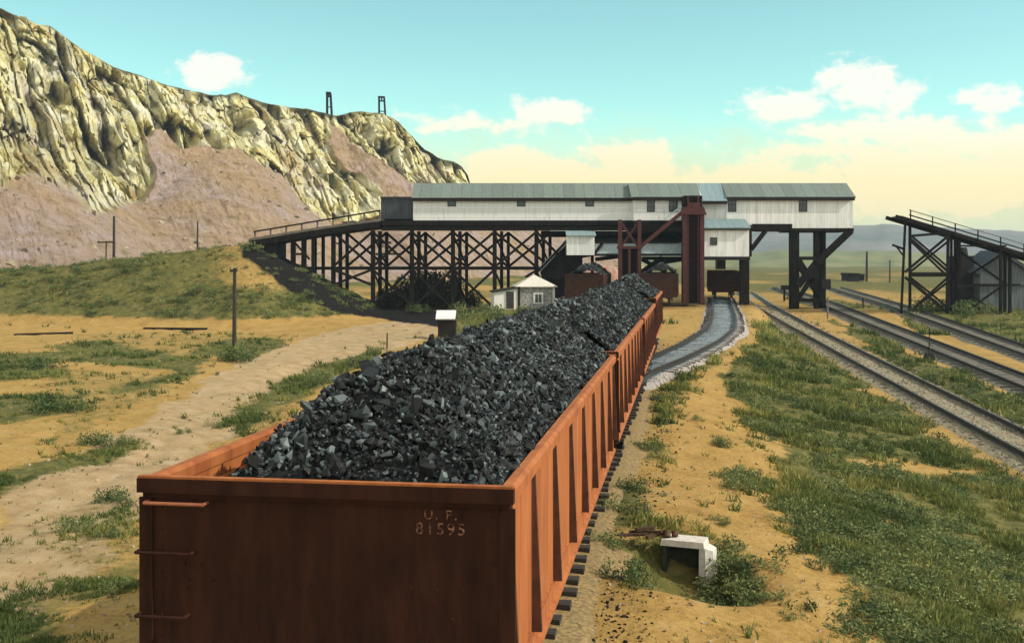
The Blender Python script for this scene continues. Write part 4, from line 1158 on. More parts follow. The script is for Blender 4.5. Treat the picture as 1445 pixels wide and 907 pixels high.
# ------------------------------------------------------------------ small stone house
YH = 93.5
hx, hz = wx(757, YH), float(terrain(wx(757, YH), YH))
h = thing('stone_house', 'small grey stone house with pale pyramid roof and white lean-to', 'house', (hx, YH, hz - .15), R(7), local=True)
hw, hd, hh = 1.48, 2.7, 2.03
OFF[h.name] = Vector((0,0,0))
b = MB(); b.box(-hw, hw, 0, hd, 0, hh); b.build('wall', M['stone'], h)
b = MB(); o_ = .24; pk = hh + 1.0
b.add([(-hw-o_, -o_, hh-.02), (hw+o_, -o_, hh-.02), (hw+o_, hd+o_, hh-.02), (-hw-o_, hd+o_, hh-.02), (0, hd/2, pk),
       (-hw-o_, -o_, hh+.06), (hw+o_, -o_, hh+.06), (hw+o_, hd+o_, hh+.06), (-hw-o_, hd+o_, hh+.06)],
      [(3,2,1,0), (5,6,4), (6,7,4), (7,8,4), (8,5,4), (0,1,6,5), (1,2,7,6), (2,3,8,7), (3,0,5,8)])
b.build('roof', M['roof_light'], h)
b = MB(); b.box(hw-.14, hw+.05, -.05, hd, .02, hh-.03); b.build('lit_edge', M['white'], h)  # white strip standing in for the sunlit right wall
f = MB(); x0, x1, z0, z1 = -.25, .55, .75, 1.55
f.box(x0, x0+.13, -.06, .02, z0, z1); f.box(x1-.13, x1, -.06, .02, z0, z1); f.box(x0+.13, x1-.13, -.06, .02, z1-.12, z1); f.box(x0-.05, x1+.05, -.09, .02, z0-.1, z0); f.box(.13, .17, -.04, .02, z0, z1 - .12)
fo = f.build('window', M['white'], h); p_ = MB(); p_.box(x0+.13, x1-.13, -.02, -.005, z0, z1-.12); p_.build('pane', M['pane'], fo)
b = MB(); a0, a1 = -hw - 2.05, -hw - .02
b.hexa([(a0, -.25, 0), (a1, -.12, 0), (a1, hd-.3, 0), (a0, hd-.3, 0), (a0, -.25, hh-.42), (a1, -.12, hh-.06), (a1, hd-.3, hh-.06), (a0, hd-.3, hh-.42)])
lt = b.build('lean_to', M['white'], h)
b = MB(); b.hexa([(a0-.12, -.45, hh-.43), (a1+.1, -.32, hh-.05), (a1+.1, hd-.2, hh-.05), (a0-.12, hd-.2, hh-.43), (a0-.12, -.45, hh-.33), (a1+.1, -.32, hh+.045), (a1+.1, hd-.2, hh+.045), (a0-.12, hd-.2, hh-.33)])
b.build('lean_to_roof', M['gap'], lt)
b = MB(); b.box(a0+1.0, a0+1.62, -.27, -.12, .28, 1.66); b.build('door', M['dark_frame'], lt)
b = MB(); b.box(-hw-.1, -hw+.1, -.19, .04, .02, hh-.08); b.build('corner_post', M['gap'], h)

# ------------------------------------------------------------------ white-roofed box beside the coal
bx_ = ground_at(628, 478)
hs = thing('switch_shanty', 'low dark shanty with a bright white top behind the coal heap', 'shanty', tuple(bx_))
b = MB(); Y = bx_.y; b.pbox(618, 643, 452, 480, Y, Y + 1.1); b.build('wall', M['gap'], hs)
b = MB(); x0, x1 = wx(615, Y), wx(642.5, Y); z0, z1 = wz(450.5, Y), wz(438.5, Y)
b.hexa([(x0, Y-.2, z0), (x1, Y-.2, z0), (x1, Y+1.1, z1-.1), (x0, Y+1.1, z1-.1), (x0, Y-.2, z0+.07), (x1, Y-.2, z0+.07), (x1, Y+.9, z1), (x0, Y+.9, z1)])
b.build('roof', M['white'], hs)

# ------------------------------------------------------------------ poles
def pole(label, px, ytop, ybase, Y, r=.12, arms=(), cat='pole', name='utility_pole', z=None, group=None):
    x = wx(px, Y); z0 = float(terrain(x, Y)) if z is None else z
    t = thing(name, label, cat, (x, Y, z0), 0, group)
    zt_ = wz(ytop, Y)
    b = MB(); b.cyl((x, Y, z0 - .3), (x + .03, Y, zt_), r, r * .72, 9); b.build('shaft', M['pole'], t)
    for dz, w in arms:
        b = MB(); b.box(x - w, x + w, Y - r - .06, Y - r + .03, zt_ - dz - .07, zt_ - dz + .07)
        b.build('crossarm', M['pole'], t)
        for s in (-.9, .9):
            b = MB(); b.cyl((x + s * w, Y - r, zt_ - dz + .07), (x + s * w, Y - r, zt_ - dz + .2), .035, .03, 6); b.build('insulator', M['pane'], t)
    return t
gp = ground_at(331, 490)
pole('lone dark pole in the grass patch beside the dirt road', 330.5, 378, 490, gp.y, .13, ((.16, .22),))
pole('tallest dark pole on the embankment crest', 160.5, 305, 368, 103.5, .14)
pole('short pole with wide crossarm on the embankment crest', 149.5, 340, 368, 102.5, .07, ((.12, .75),))
pole('slim pole on the embankment crest near the trestle', 278.5, 312, 350, 103, .09)
pole('far pole standing beside the small dark shack', 1223, 355, 394, 190, .22)
pole('thinner far pole right of the dark shack', 1255.5, 367, 399, 185, .13)
st = ground_at(546, 492)
b = MB(); b.cyl(st + Vector((0,0,-.2)), st + Vector((.02, 0, .92)), .05, .04, 7); o = b.build('stake', M['pole']); tag(o, 'short dark stake at the road edge behind the coal', 'stake')

# mine frames on the cliff top
def mine_frame(label, px0, px1, ytop, ybase):
    pc = (px0 + px1) / 2
    k = int(np.argmin(np.abs(CLIFF_PX - pc))); Y = float(CLIFF_C[k, 1]) + 1.0
    t = thing('mine_frame', label, 'timber frame', (wx(pc, Y), Y, wz(ybase, Y)), 0, 'timber frames on the cliff top')
    for s, px in ((0, px0), (1, px1)):
        for dy in (0, 1.6):
            b = MB(); tilt = .35 if s else -.0
            b.beam(P(px, ybase + 5, Y) + Vector((tilt, dy, 0)), P(px - tilt, ytop, Y) + Vector((0, dy, 0)), .34, .34); b.build('post', M['timber'], t)
    b = MB(); b.pbeam((px0 - 1, ytop), (px1 + 1, ytop + .5), Y - .1, .5, .5); b.build('cap_beam', M['timber'], t)
    b = MB(); b.pbeam((px0, ytop + 5.5), (px1, ytop + 6), Y - .1, .3, .35); b.build('cap_beam', M['timber'], t)
    b = MB(); b.cyl(P(pc, ytop + 3, Y) + Vector((-.15, .8, 0)), P(pc, ytop + 3, Y) + Vector((.15, .8, 0)), .55, .55, 14); b.build('sheave', M['iron'], t)
    b = MB(); b.pbeam((px0, ytop + 20), (px1, ytop + 20.5), Y - .05, .2, .25); b.build('cross_beam', M['timber'], t)
mine_frame('narrow upright timber frame on the cliff top, left one', 461, 466, 131, 163)
mine_frame('timber frame with leaning leg on the cliff top, right one', 534.5, 542, 137, 166)

# far shack
Y = 188
t = thing('far_shack', 'tiny dark shack on the plain beyond the tipple', 'shack', (wx(1205, Y), Y, float(terrain(wx(1205, Y), Y))))
b = MB(); b.pbox(1196, 1212, 388, 402, Y, Y + 3.5); b.build('wall', M['gap'], t)
b = MB(); b.hexa([(wx(1195,Y), Y-.3, wz(388,Y)), (wx(1213,Y), Y-.3, wz(388,Y)), (wx(1213,Y), Y+3.8, wz(388,Y)), (wx(1195,Y), Y+3.8, wz(388,Y)),
                  (wx(1196,Y), Y-.3, wz(385,Y)), (wx(1212,Y), Y-.3, wz(385.6,Y)), (wx(1212,Y), Y+3.8, wz(385.6,Y)), (wx(1196,Y), Y+3.8, wz(385,Y))]); b.build('roof', M['timber'], t)
b = MB(); b.pbox(1212.2, 1220, 386.5, 396, Y + .6, Y + 2.5); b.build('side_bin', M['timber'], t)

# ------------------------------------------------------------------ right-hand timber tramway
YW = 93.0
w = thing('timber_tramway', 'open black timber tramway sloping down to the right edge', 'trestle', (wx(1340, YW), YW, .1))
def dk(px): return 305 + (px - 1262) * (345 - 305) / (1395 - 1262)
b = MB(); b.beam(P(1264, dk(1264), YW), P(1480, dk(1480), YW), .25, .30); b.beam(P(1264, dk(1264), YW) + Vector((0,2.4,0)), P(1480, dk(1480), YW) + Vector((0,2.4,0)), .25, .30); b.build('stringer', M['timber'], w)
b = MB(); b.beam(P(1272, dk(1272) - 3.2, YW) + Vector((0,1.2,0)), P(1480, dk(1480) - 3.2, YW) + Vector((0,1.2,0)), 2.3, .07); b.build('deck', M['timber_grey'], w)
b = MB(); b.pbeam((1283, dk(1283) - 8), (1480, dk(1480) - 8), YW - .1, .06, .10); b.build('kerb_rail', M['timber'], w)
b = MB(); b.pbeam((1283, dk(1283) - 15), (1480, dk(1480) - 15.5), YW - .1, .05, .06); b.build('handrail', M['timber_grey'], w)
for px in (1285, 1316, 1348, 1380, 1412, 1445):
    b = MB(); b.pbeam((px, dk(px)), (px, dk(px) - 16), YW - .14, .06, .09); b.build('rail_post', M['timber'], w)
def tpost(px, Y, wd=.22, lean=0):
    wd *= .82
    b = MB(); x = wx(px, Y); zg = float(terrain(x, Y)) - .3
    b.beam((x - lean, Y, zg), (x, Y, wz(dk(px) + 2, YW)), wd, wd, (0,1,0)); b.build('post', M['timber'], w)
for px, Y, wd, ln in ((1277.5, YW, .2, .35), (1284, YW + 2.4, .24, 0), (1338, YW, .24, .1), (1342.5, YW + 1.2, .2, 0), (1348, YW + 2.4, .26, 0), (1353, YW + .4, .30, 0), (1412, YW, .26, 0), (1418, YW + 2.4, .26, 0), (1425, YW + 1.2, .26, 0)):
    tpost(px, Y, wd, ln)
for a, c_, wd in (((1284, 333), (1340, 328.5), .2), ((1284, 388), (1340, 388), .28), ((1276, 446), (1395, 446), .25), ((1346, 347), (1420, 347), .14), ((1350, 403), (1420, 403), .14),
                  ((1283, 335), (1341, 386), .2), ((1285, 340), (1338, 391), .17), ((1338, 333), (1277, 384), .2),
                  ((1277, 391), (1338, 442), .2), ((1284, 394), (1330, 434), .15), ((1338, 391), (1290, 434), .18),
                  ((1352, 405), (1390, 445), .18), ((1412, 405), (1354, 446), .18), ((1354, 404), (1412, 446), .1)):
    b = MB(); b.pbeam(a, c_, YW - .18 - .013 * (wd * 10), .08, wd); b.build('brace', M['timber'], w)
for a, c_, wd in (((1284, 331), (1346, 384), .16), ((1346, 334), (1284, 384), .16), ((1284, 391), (1346, 440), .16), ((1346, 391), (1284, 440), .16), ((1284, 386), (1346, 386), .2),
                  ((1350, 352), (1418, 400), .16), ((1418, 356), (1350, 400), .16), ((1350, 402), (1440, 402), .18)):
    b = MB(); b.pbeam(a, c_, YW + 2.25 + .011 * (c_[1] % 7), .08, wd); b.build('brace', M['timber'], w)
b = MB(); b.pbeam((1259, 345.5), (1277, 352), YW, .1, .18); b.pbeam((1265, 348), (1277, 364), YW, .08, .12); b.build('bracket', M['timber'], w)
# dark sheds below it
Y = 99.5
t = thing('grey_shed', 'weathered grey shed with dark sloping roof behind the timber tramway', 'shed', (wx(1400, Y), Y, float(terrain(wx(1400, Y), Y)) - .2))
b = MB(); b.pbox(1383, 1450, 376, 402, Y, Y + 4); b.build('wall', M['shed_grey'], t)
b = MB(); b.prism([(wx(1374,Y), wz(384,Y)), (wx(1412,Y), wz(353,Y)), (wx(1460,Y), wz(384,Y)), (wx(1455,Y), wz(387,Y)), (wx(1412,Y), wz(358,Y)), (wx(1378,Y), wz(388,Y))], Y - .4, Y + 4.3); b.build('roof', M['shed_dark'], t)
b = MB(); b.prism([(wx(1383,Y), wz(376,Y)), (wx(1412,Y), wz(357,Y)), (wx(1450,Y), wz(377,Y))], Y + .02, Y + 3.9); b.build('gable_wall', M['shed_grey'], t)
b = MB(); zg = float(terrain(wx(1395, Y), Y)) - .4; b.box(wx(1384, Y), wx(1449, Y), Y + .2, Y + 3.8, zg, wz(402, Y)); b.build('foundation', M['shed_grey'], t)
Y = 101
t = thing('ore_bin', 'dark round-topped bin rising behind the timber tramway posts', 'bin', (wx(1361, Y), Y, float(terrain(wx(1361, Y), Y)) - .2))
b = MB(); xm, zg = wx(1361, Y), float(terrain(wx(1361, Y), Y)) - .3
b.box(wx(1349, Y), wx(1374, Y), Y, Y + 2, zg, wz(361, Y)); b.build('bin_wall', M['gap'], t)
b = MB(); b.cyl((xm + .1, Y + 1, wz(362, Y)), (xm + .1, Y + 1, wz(349, Y)), .62, .50, 12); b.build('bin_top', M['gap'], t)

# switch stand, target post
sp_ = ground_at(1311, 508)
t = thing('switch_stand', 'thin dark switch stand between the far right tracks', 'switch stand', tuple(sp_))
b = MB(); b.cyl(sp_ + Vector((0,0,.1)), sp_ + Vector((.03,0,1.75)), .035, .03, 7); b.build('mast', M['iron'], t)
b = MB(); b.prism([(sp_.x-.32, sp_.z-.05), (sp_.x+.32, sp_.z-.05), (sp_.x+.16, sp_.z+.38), (sp_.x-.16, sp_.z+.38)], sp_.y - .2, sp_.y + .2); b.build('stand_base', M['iron'], t)
b = MB(); b.beam(sp_ + Vector((-.03,0,.9)), sp_ + Vector((.22,0,.75)), .03, .04); b.build('lever', M['iron'], t)
Y = 108; x = wx(1107, Y); z0 = float(terrain(x, Y))
t = thing('track_sign', 'little black board on a post left of the black tipple legs', 'sign', (x, Y, z0))
b = MB(); b.box(x - .08, x + .08, Y, Y + .12, z0 - .2, wz(404, Y)); b.build('post', M['timber'], t)
b = MB(); b.pbox(1102, 1113.5, 402.5, 409, Y - .06, Y - .005); b.build('board', M['gap'], t)
Y = 92; q = ground_at(1168, 450)
b = MB(); b.cyl(q + Vector((0,0,-.2)), q + Vector((0,0,1.7)), .07, .06, 8); o = b.build('clearance_post', M['timber_grey']); tag(o, 'pale slim post at the foot of the black tipple legs', 'post')
q = ground_at(1218, 434)
b = MB(); b.cyl(q + Vector((0,0,-.2)), q + Vector((0,0,.85)), .10, .08, 8); o = b.build('marker_post', M['pole']); tag(o, 'short dark marker post beside the farther right track', 'post')

# ------------------------------------------------------------------ concrete block in its pit, with scrap
zb = -0.70
bl = ground_at(958, 782)
BX, BY = PIT[0] - .02, PIT[1] + .12
BZ = wz(763, BY)
t = thing('concrete_culvert', 'pale concrete culvert box with dark opening in a grassy pit', 'culvert', (BX, BY, BZ - .8 * BY / 20.75), R(-22), local=True)
t.scale = (BY / 20.75,) * 3
b = MB(); b.hexa([(-.41,-.02,.69), (.41,-.02,.69), (.39,.50,.69), (-.39,.50,.69), (-.39,0,.80), (.39,0,.80), (.37,.48,.80), (-.37,.48,.80)]); b.build('slab', M['concrete'], t)
b = MB(); b.hexa([(.30,.0,-.3), (.44,-.01,-.3), (.44,.48,-.3), (.30,.48,-.3), (.31,.01,.687), (.40,.01,.687), (.38,.47,.687), (.31,.47,.687)]); b.build('pier', M['concrete'], t)
b = MB(); b.hexa([(.445,.0,-.2), (.62,.12,-.2), (.62,.45,-.2), (.445,.45,-.2), (.41,.02,.70), (.54,.1,.64), (.54,.42,.64), (.41,.42,.70)]); b.build('buttress', M['concrete'], t)
b = MB(); b.hexa([(-.40,.0,-.3), (-.30,.0,-.3), (-.30,.48,-.3), (-.40,.48,-.3), (-.38,.01,.687), (-.30,.01,.687), (-.30,.47,.687), (-.38,.47,.687)]); b.build('pier', M['shaded'], t)
b = MB(); b.box(-.298, .298, .33, .46, -.3, .687); b.build('back_wall', M['shaded'], t)
bz = BZ
t = thing('scrap_pile', 'rusty scrap rods and plank ends lying on the concrete culvert slab', 'scrap', (BX - .35, BY + .15, bz))
for (x0, y0, z0, x1, y1, z1, w_, h_) in ((-.62,.10,.03,.12,.16,.05,.07,.035), (-.45,.28,.05,.05,.10,.09,.05,.04), (-.2,.0,.02,.16,.30,.05,.06,.05), (-.35,.2,.10,-.05,.25,.12,.10,.05), (-.7,.2,.02,-.2,.05,.06,.06,.03)):
    b = MB(); o3 = Vector((BX - .35, BY + .15, bz)); b.beam(o3 + Vector((x0,y0,z0)), o3 + Vector((x1,y1,z1)), w_, h_); b.build('rod', M['rust'], t)
b = MB(); o3 = Vector((BX - .22, BY + .2, bz + .02)); b.cyl(o3, o3 + Vector((.0,.05,.09)), .07, .06, 9); b.cyl(o3 + Vector((.14,.05,0)), o3 + Vector((.14,.09,.07)), .055, .05, 9); b.build('fitting', M['rust'], t)

# timbers lying at the toe of the embankment
for (a, c_, lab) in (((20, 473), (103, 471), 'long dark timber lying at the left edge below the embankment'), ((203, 464), (292, 465), 'dark timber lying at the toe of the embankment slope')):
    p0, p1 = ground_at(*a), ground_at(*c_)
    b = MB(); b.beam(p0 + Vector((0,0,.0)), p1 + Vector((0,0,.03)), .26, .2); o = b.build('timber', M['timber']); tag(o, lab, 'timber')

# ------------------------------------------------------------------ vegetation
def leaf_material(name, c1, c2, c3):
    m = bpy.data.materials.new(name); m.use_nodes = True
    nt = m.node_tree; N, L = nt.nodes, nt.links; b = N['Principled BSDF']
    at = N.new('ShaderNodeAttribute'); at.attribute_name = 'mask'
    sp = N.new('ShaderNodeSeparateColor'); L.new(at.outputs['Color'], sp.inputs[0])
    cr = N.new('ShaderNodeValToRGB'); L.new(sp.outputs[0], cr.inputs[0]); e = cr.color_ramp.elements
    e[0].position = 0; e[0].color = (*c1, 1); e[1].position = 1; e[1].color = (*c3, 1); x = e.new(.5); x.color = (*c2, 1)
    L.new(cr.outputs[0], b.inputs['Base Color'])
    b.inputs['Roughness'].default_value = .75; b.inputs['Specular IOR Level'].default_value = .15
    tr = N.new('ShaderNodeBsdfTranslucent'); L.new(cr.outputs[0], tr.inputs[0])
    mx = N.new('ShaderNodeMixShader'); mx.inputs[0].default_value = .25
    L.new(b.outputs[0], mx.inputs[1]); L.new(tr.outputs[0], mx.inputs[2]); L.new(mx.outputs[0], N['Material Output'].inputs[0])
    return m
M['grass'] = leaf_material('grass blades', (.06,.09,.026), (.15,.175,.046), (.37,.32,.095))
M['sage'] = leaf_material('sage leaves', (.045,.075,.03), (.115,.155,.058), (.29,.30,.11))
def tuft_mesh(pos, hgt, tint, nb, rng, width=.022, spread=.5):
    """each tuft: nb bent triangular blades"""
    n = len(pos)
    a = rng.random((n, nb)) * 2 * np.pi; lean = rng.uniform(.15, 1.0, (n, nb)) * spread * 2
    H = hgt[:, None] * rng.uniform(.5, 1.15, (n, nb))
    r0 = hgt[:, None] * rng.uniform(0, .75, (n, nb)); a0 = rng.random((n, nb)) * 2 * np.pi
    base = pos[:, None] + np.stack([np.cos(a0) * r0, np.sin(a0) * r0, -.02 + 0 * r0], -1)
    tip = base + np.stack([np.cos(a) * lean * H, np.sin(a) * lean * H, H], -1)
    w = (width * hgt / .2)[:, None] * rng.uniform(.7, 1.4, (n, nb))
    side = np.stack([-np.sin(a + .6) * w, np.cos(a + .6) * w, 0 * w], -1)
    V = np.stack([base - side, base + side, tip], 2).reshape(-1, 3)
    Fc = np.arange(len(V)).reshape(-1, 3)
    tt = np.clip(tint[:, None] + rng.normal(0, .12, (n, nb)), 0, 1)
    A = np.repeat(np.stack([tt, tt, tt, tt * 0 + 1], -1).reshape(-1, 4), 3, 0)
    return V, Fc, A
def build_grass():
    rng = np.random.default_rng(12)
    # candidates spread evenly over the picture's ground, so that near and far cover alike
    def cand(n, y0, y1, x0, x1, pw=1.0):
        Y = 1 / (1 / y1 + rng.random(n) * (1 / y0 - 1 / y1))
        px = rng.uniform(x0, x1, n); X = (px - CX) / F * Y
        return X, Y
    X1, Y1 = cand(150000, 14, 120, -120, 1560)
    Z1 = terrain(X1, Y1)
    g, c, r = masks(X1 + rng.normal(0, .22, len(X1)), Y1 + rng.normal(0, .5, len(X1)), Z1)
    cl = fbm(X1 * .9, Y1 * .9, seed=101, oct=4)
    dens = np.clip(g * sst(cl, .34, .58) * 1.1, 0, 1)
    dens = np.where(g < .08, .010, dens); dens = dens * np.where((g > .25) & (g < .5), .35, 1)
    tx = np.abs(X1 - trackx(Y1)); dens = np.where((tx < 1.9) & (Y1 < 62), 0, dens)
    for f_ in (midx, rightx, lambda q: farx(q, 0), lambda q: farx(q, 1)):
        dens = np.where((np.abs(X1 - f_(Y1)) < 1.5) & (Y1 > 20), dens * .06, dens)
    keep = rng.random(len(X1)) < dens
    X1, Y1, Z1, cl = X1[keep], Y1[keep], Z1[keep], cl[keep]
    big = fbm(X1 * .25, Y1 * .25, seed=111, oct=3)
    hgt = np.clip(.05 + .0026 * Y1, .06, .24) * rng.uniform(.7, 1.5, len(X1)) * (.7 + .9 * sst(cl, .45, .7))
    hgt = hgt * np.where(X1 < trackx(Y1), .72, 1.0)
    tint = np.clip(.38 + (big - .5) * 1.6 + rng.normal(0, .13, len(X1)), 0, 1)
    V, Fc, A = tuft_mesh(np.stack([X1, Y1, Z1], -1), hgt, tint, 9, rng, .024, .55)
    o = npmesh('grass', V, 3, Fc, M['grass'], A)
    tag(o, 'short tufted grass and weeds scattered over the ground', 'grass', kind='stuff')
build_grass()
def bush_mesh(rng, n, w, h, leaf, tint=.5):
    """many small leaf quads spread through a low uneven dome, on a few twigs"""
    V, A = [], []
    lobes = [(rng.uniform(-.5,.5) * w, rng.uniform(-.5,.5) * w, rng.uniform(.35,.65)) for _ in range(5)]
    for i in range(n):
        lx, ly, lr = lobes[rng.integers(len(lobes))]
        d = rng.normal(size=3); d /= np.linalg.norm(d); rr = rng.random() ** .45
        p = np.array([lx + d[0] * rr * lr * w * .6, ly + d[1] * rr * lr * w * .6, abs(d[2]) * rr * h * (.6 + lr * .7)])
        q = rng.normal(size=3); q /= np.linalg.norm(q); u = np.cross(q, rng.normal(size=3)); u /= np.linalg.norm(u)
        s = leaf * rng.uniform(.6, 1.5)
        V += [p - q * s, p + u * s * .45, p + q * s, p - u * s * .45]
        t_ = np.clip(tint + rng.normal(0, .22), 0, 1); A += [[t_, t_, t_, 1]] * 4
    return np.array(V), np.arange(len(V)).reshape(-1, 4), np.array(A)
BUSH = []
for k in range(5):
    rng = np.random.default_rng(200 + k)
    BUSH.append(bush_mesh(rng, 1100, 1.0, .42, .030, [.45, .6, .65, .35, .55][k]))
bush_proto = {}
def shrub(px, py, wd, label, k, hgt=1.0, group='weed clumps on the bare sand', name='weed_clump', cat='weed clump'):
    p = ground_at(px, py)
    if k not in bush_proto:
        V, Fc, A = BUSH[k]; o = npmesh(name, V, 4, Fc, M['sage'], A); bush_proto[k] = o
    else:
        o = bush_proto[k].copy(); COL.objects.link(o)
    o.name = name
    s = wd * p.y / F
    o.location = p - Vector((0,0,.02)); o.scale = (s, s * .8, s * hgt); o.rotation_euler = (0, 0, random.uniform(0, 6.28))
    return tag(o, label, cat, group)
SHR = [
 (1019, 630, 40, 'weed clump nearest the middle of the bare sand strip', 0), (982, 592, 18, 'tiny weed dot beside the ballast shoulder of the curved track', 1),
 (1042, 690, 62, 'long low weed clump between the sand and the grass field', 2), (912, 636, 42, 'weed clump at the train ballast, halfway along the second car', 3),
 (938, 566, 40, 'weed clump in the bend of the curved track', 4), (885, 690, 52, 'broad weed clump beside the near car ballast', 0),
 (884, 722, 60, 'weed clump left behind the concrete block pit', 1), (862, 775, 60, 'weed clump touching the train ties left of the pit', 2),
 (885, 820, 85, 'dark weed clump below the pit near the bottom edge', 3), (1012, 738, 34, 'brown weed clump at the back rim of the pit', 4),
 (935, 700, 16, 'single small weed on open sand behind the scrap pile', 1),
 (152, 708, 58, 'weed clump left of the near car top corner', 0), (96, 750, 55, 'weed clump near the left edge, below the dirt road', 2),
 (143, 759, 36, 'smallest weed clump left of the near car', 4), (160, 832, 40, 'weed clump beside the near car low down', 1),
 (85, 582, 80, 'dark bush mound at the left edge of the dirt road', 3), (64, 520, 50, 'dark bush above the mound at the left edge', 3),
 (126, 628, 55, 'weed clump on the left road shoulder', 0), (176, 625, 34, 'small weed right of the road shoulder clump', 2),
 (262, 610, 20, 'tiny weed in the middle of the dirt road', 4), (305, 602, 26, 'tiny weed at the road edge near the coal', 1),
 (455, 540, 50, 'low weed along the road edge behind the coal', 2), (498, 516, 40, 'low weed by the stake at the road edge', 0),
 (345, 508, 60, 'weed clump at the foot of the lone pole', 3), (590, 345+95, 34, 'dark bush at the foot of the gallery trestle', 3),
 (665, 450, 60, 'green bush in front of the small stone house, left one', 1), (712, 452, 60, 'green bush in front of the small stone house, middle one', 4),
 (800, 446, 50, 'green bush at the right foot of the small stone house', 2),
 (1305, 440, 60, 'dark bush inside the foot of the timber tramway', 3), (1360, 444, 60, 'dark bush under the timber tramway near the right edge', 0),
]
for px, py, wd, lab, k in SHR: shrub(px, py, wd, lab, k)
# dark brush standing behind the gallery trestle
M['brush'] = leaf_material('dark brush leaves', (.028,.028,.015), (.07,.058,.028), (.16,.115,.055))
bproto = None
for (px, py, wd, hgt, lab) in ((556, 438, 50, .95, 'dark brush behind the trestle, leftmost clump'), (592, 437, 60, 1.5, 'tallest dark brush behind the trestle'), (630, 437, 56, 1.6, 'dark brush behind the trestle, right of the tallest clump'), (668, 434, 26, 1.5, 'small brush seen between trestle and stone house')):
    Yb = 104.5; p = Vector((wx(px, Yb), Yb, 0)); p.z = float(terrain(p.x, Yb)) - .1
    if bproto is None:
        V, Fc, A = bush_mesh(np.random.default_rng(410), 2600, 1.0, .62, .040, .4); bproto = o = npmesh('brush', V, 4, Fc, M['brush'], A)
    else:
        o = bproto.copy(); COL.objects.link(o)
    s = wd * Yb / F; o.location = p; o.scale = (s, s * .7, s * hgt); o.rotation_euler = (0, 0, random.uniform(0, 6.28))
    tag(o, lab, 'brush', 'brush behind the trestle')

# field of low sage right of the sand
def sage_field():
    rng = np.random.default_rng(77)
    n = 5200
    Y = 1 / (1 / 75 + rng.random(n) * (1 / 15.5 - 1 / 75)); px = rng.uniform(1000, 1500, n); X = (px - CX) / F * Y
    Z = terrain(X, Y); g, c, r = masks(X + rng.normal(0, .25, n), Y + rng.normal(0, .6, n), Z)
    cl = fbm(X * .45, Y * .45, seed=131, oct=3)
    keep = (g > .6) & (cl + rng.normal(0, .06, len(cl)) > .50) & (np.abs(X - rightx(Y)) > 1.7)
    X, Y, Z, cl = X[keep][:1500], Y[keep][:1500], Z[keep][:1500], cl[keep][:1500]
    Xe = rng.uniform(-62, -12, 2600); Ye = rng.uniform(83.5, 99, 2600); Ze = terrain(Xe, Ye); ge, _, _ = masks(Xe, Ye, Ze)
    ke = (rng.random(2600) < ge * .75) & (fbm(Xe * .3, Ye * .3, seed=133, oct=3) > .46)
    emb_n = int(ke.sum()); X, Y, Z = np.concatenate([X, Xe[ke]]), np.concatenate([Y, Ye[ke]]), np.concatenate([Z, Ze[ke]])
    VV, FF, AA = [], [], []; base = 0
    small = [bush_mesh(np.random.default_rng(300 + k), 190, 1.0, .42, .055, .5) for k in range(6)]
    for x, y, z in zip(X, Y, Z):
        V, Fc, A = small[rng.integers(6)]
        s = rng.uniform(.16, .55) * (1 + y / 90); a = rng.random() * 6.28
        ca, sa = math.cos(a), math.sin(a)
        VV.append(np.stack([(V[:,0]*ca - V[:,1]*sa) * s + x, (V[:,0]*sa + V[:,1]*ca) * s + y, V[:,2] * s * rng.uniform(.7,1.1) + z - .01], -1))
        FF.append(Fc + base); base += len(V)
        A = A.copy(); A[:, 0] = np.clip(A[:, 0] + rng.normal(.05, .24), 0, 1); AA.append(A)
    o = npmesh('ground_cover', np.concatenate(VV), 4, np.concatenate(FF), M['sage'], np.concatenate(AA))
    tag(o, 'low sage and weeds covering the field and the embankment', 'ground cover', kind='stuff')
sage_field()

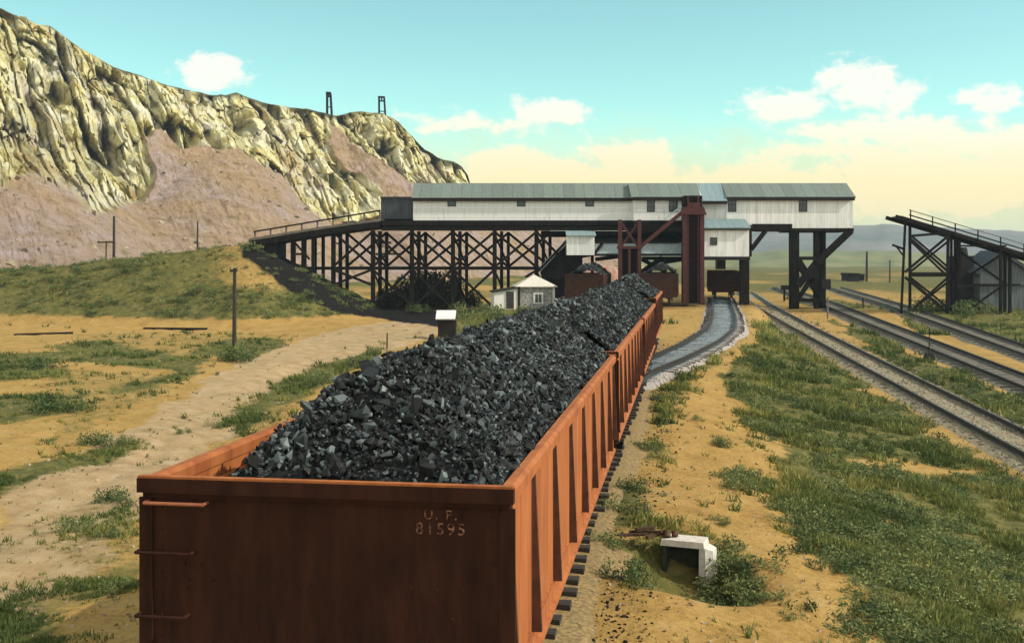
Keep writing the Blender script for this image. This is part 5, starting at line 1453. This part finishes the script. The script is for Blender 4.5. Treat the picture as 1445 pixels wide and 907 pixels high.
def stones(name, label, n, y0, y1, x0, x1, s0, s1, m_, seed, near=None, rows=None):
    rng = np.random.default_rng(seed)
    Y = 1 / (1 / y1 + rng.random(n) * (1 / y0 - 1 / y1))
    if near is not None: X = near(Y) + rng.normal(0, 1, n) * rows[1] + rows[0]
    else: X = (rng.uniform(x0, x1, n) - CX) / F * Y
    Z = terrain(X, Y)
    if near is not None and rows[2]: Z = np.maximum(Z, rows[2](Y) + .10)
    V, Fc, A = scatter_rocks(np.stack([X, Y, Z], -1), (s0 + (s1 - s0) * rng.random(n) ** 3) * (.6 + Y / 45), seed)
    o = npmesh(name, V, 3, Fc, m_, None); tag(o, label, name.replace('_', ' '), kind='stuff')
pebble = mat('loose pebble', (.13,.09,.05), (.46,.36,.24), .95, scale=3)
stones('pebbles', 'small loose stones scattered over the dry ground', 5200, 13, 60, -100, 1560, .010, .055, pebble, 51)
stones('coal_spill', 'bits of spilled coal lying beside the loaded train', 2600, 9, 58, 0, 0, .012, .05, M['coal'], 53, trackx, (1.9, .35, None))
stones('ballast_stones', 'loose grey stones of the curved track bed', 2600, 42, 100, 0, 0, .014, .03, mat('ballast stone', (.11,.13,.14), (.27,.29,.30), .95, scale=2), 55, midx, (0, .75, zmid))
stones('gravel_stones', 'loose tan stones of the single track bed', 6500, 30, 100, 0, 0, .02, .05, mat('gravel stone', (.12,.10,.07), (.40,.34,.25), .95, scale=2), 57, rightx, (0, .8, zr))
rngb = np.random.default_rng(9)
pk = TALUS[rngb.integers(0, len(TALUS), 900)]
Vb, Fb, Cb = scatter_rocks(pk, .15 + .75 * rngb.random(900) ** 3, 8)
o = npmesh('boulders', Vb, 3, Fb, mat('talus boulder', (.16,.12,.08), (.42,.36,.24), .95, scale=.4), None)
tag(o, 'boulders scattered over the talus below the cliff', 'boulders', kind='stuff')
# ------------------------------------------------------------------ air
hz_m = bpy.data.materials.new('pale air'); hz_m.use_nodes = True
nt = hz_m.node_tree; nt.nodes.clear()
vo = nt.nodes.new('ShaderNodeVolumePrincipled'); out_ = nt.nodes.new('ShaderNodeOutputMaterial')
vo.inputs['Color'].default_value = (.66, .80, .95, 1); vo.inputs['Density'].default_value = HAZE; vo.inputs['Anisotropy'].default_value = .2
nt.links.new(vo.outputs[0], out_.inputs['Volume'])
b = MB(); b.box(-3600, 3600, -3600, 3600, -6, 68); o = b.build('haze', hz_m)
tag(o, 'pale air that fades the far hills', 'haze', kind='stuff')
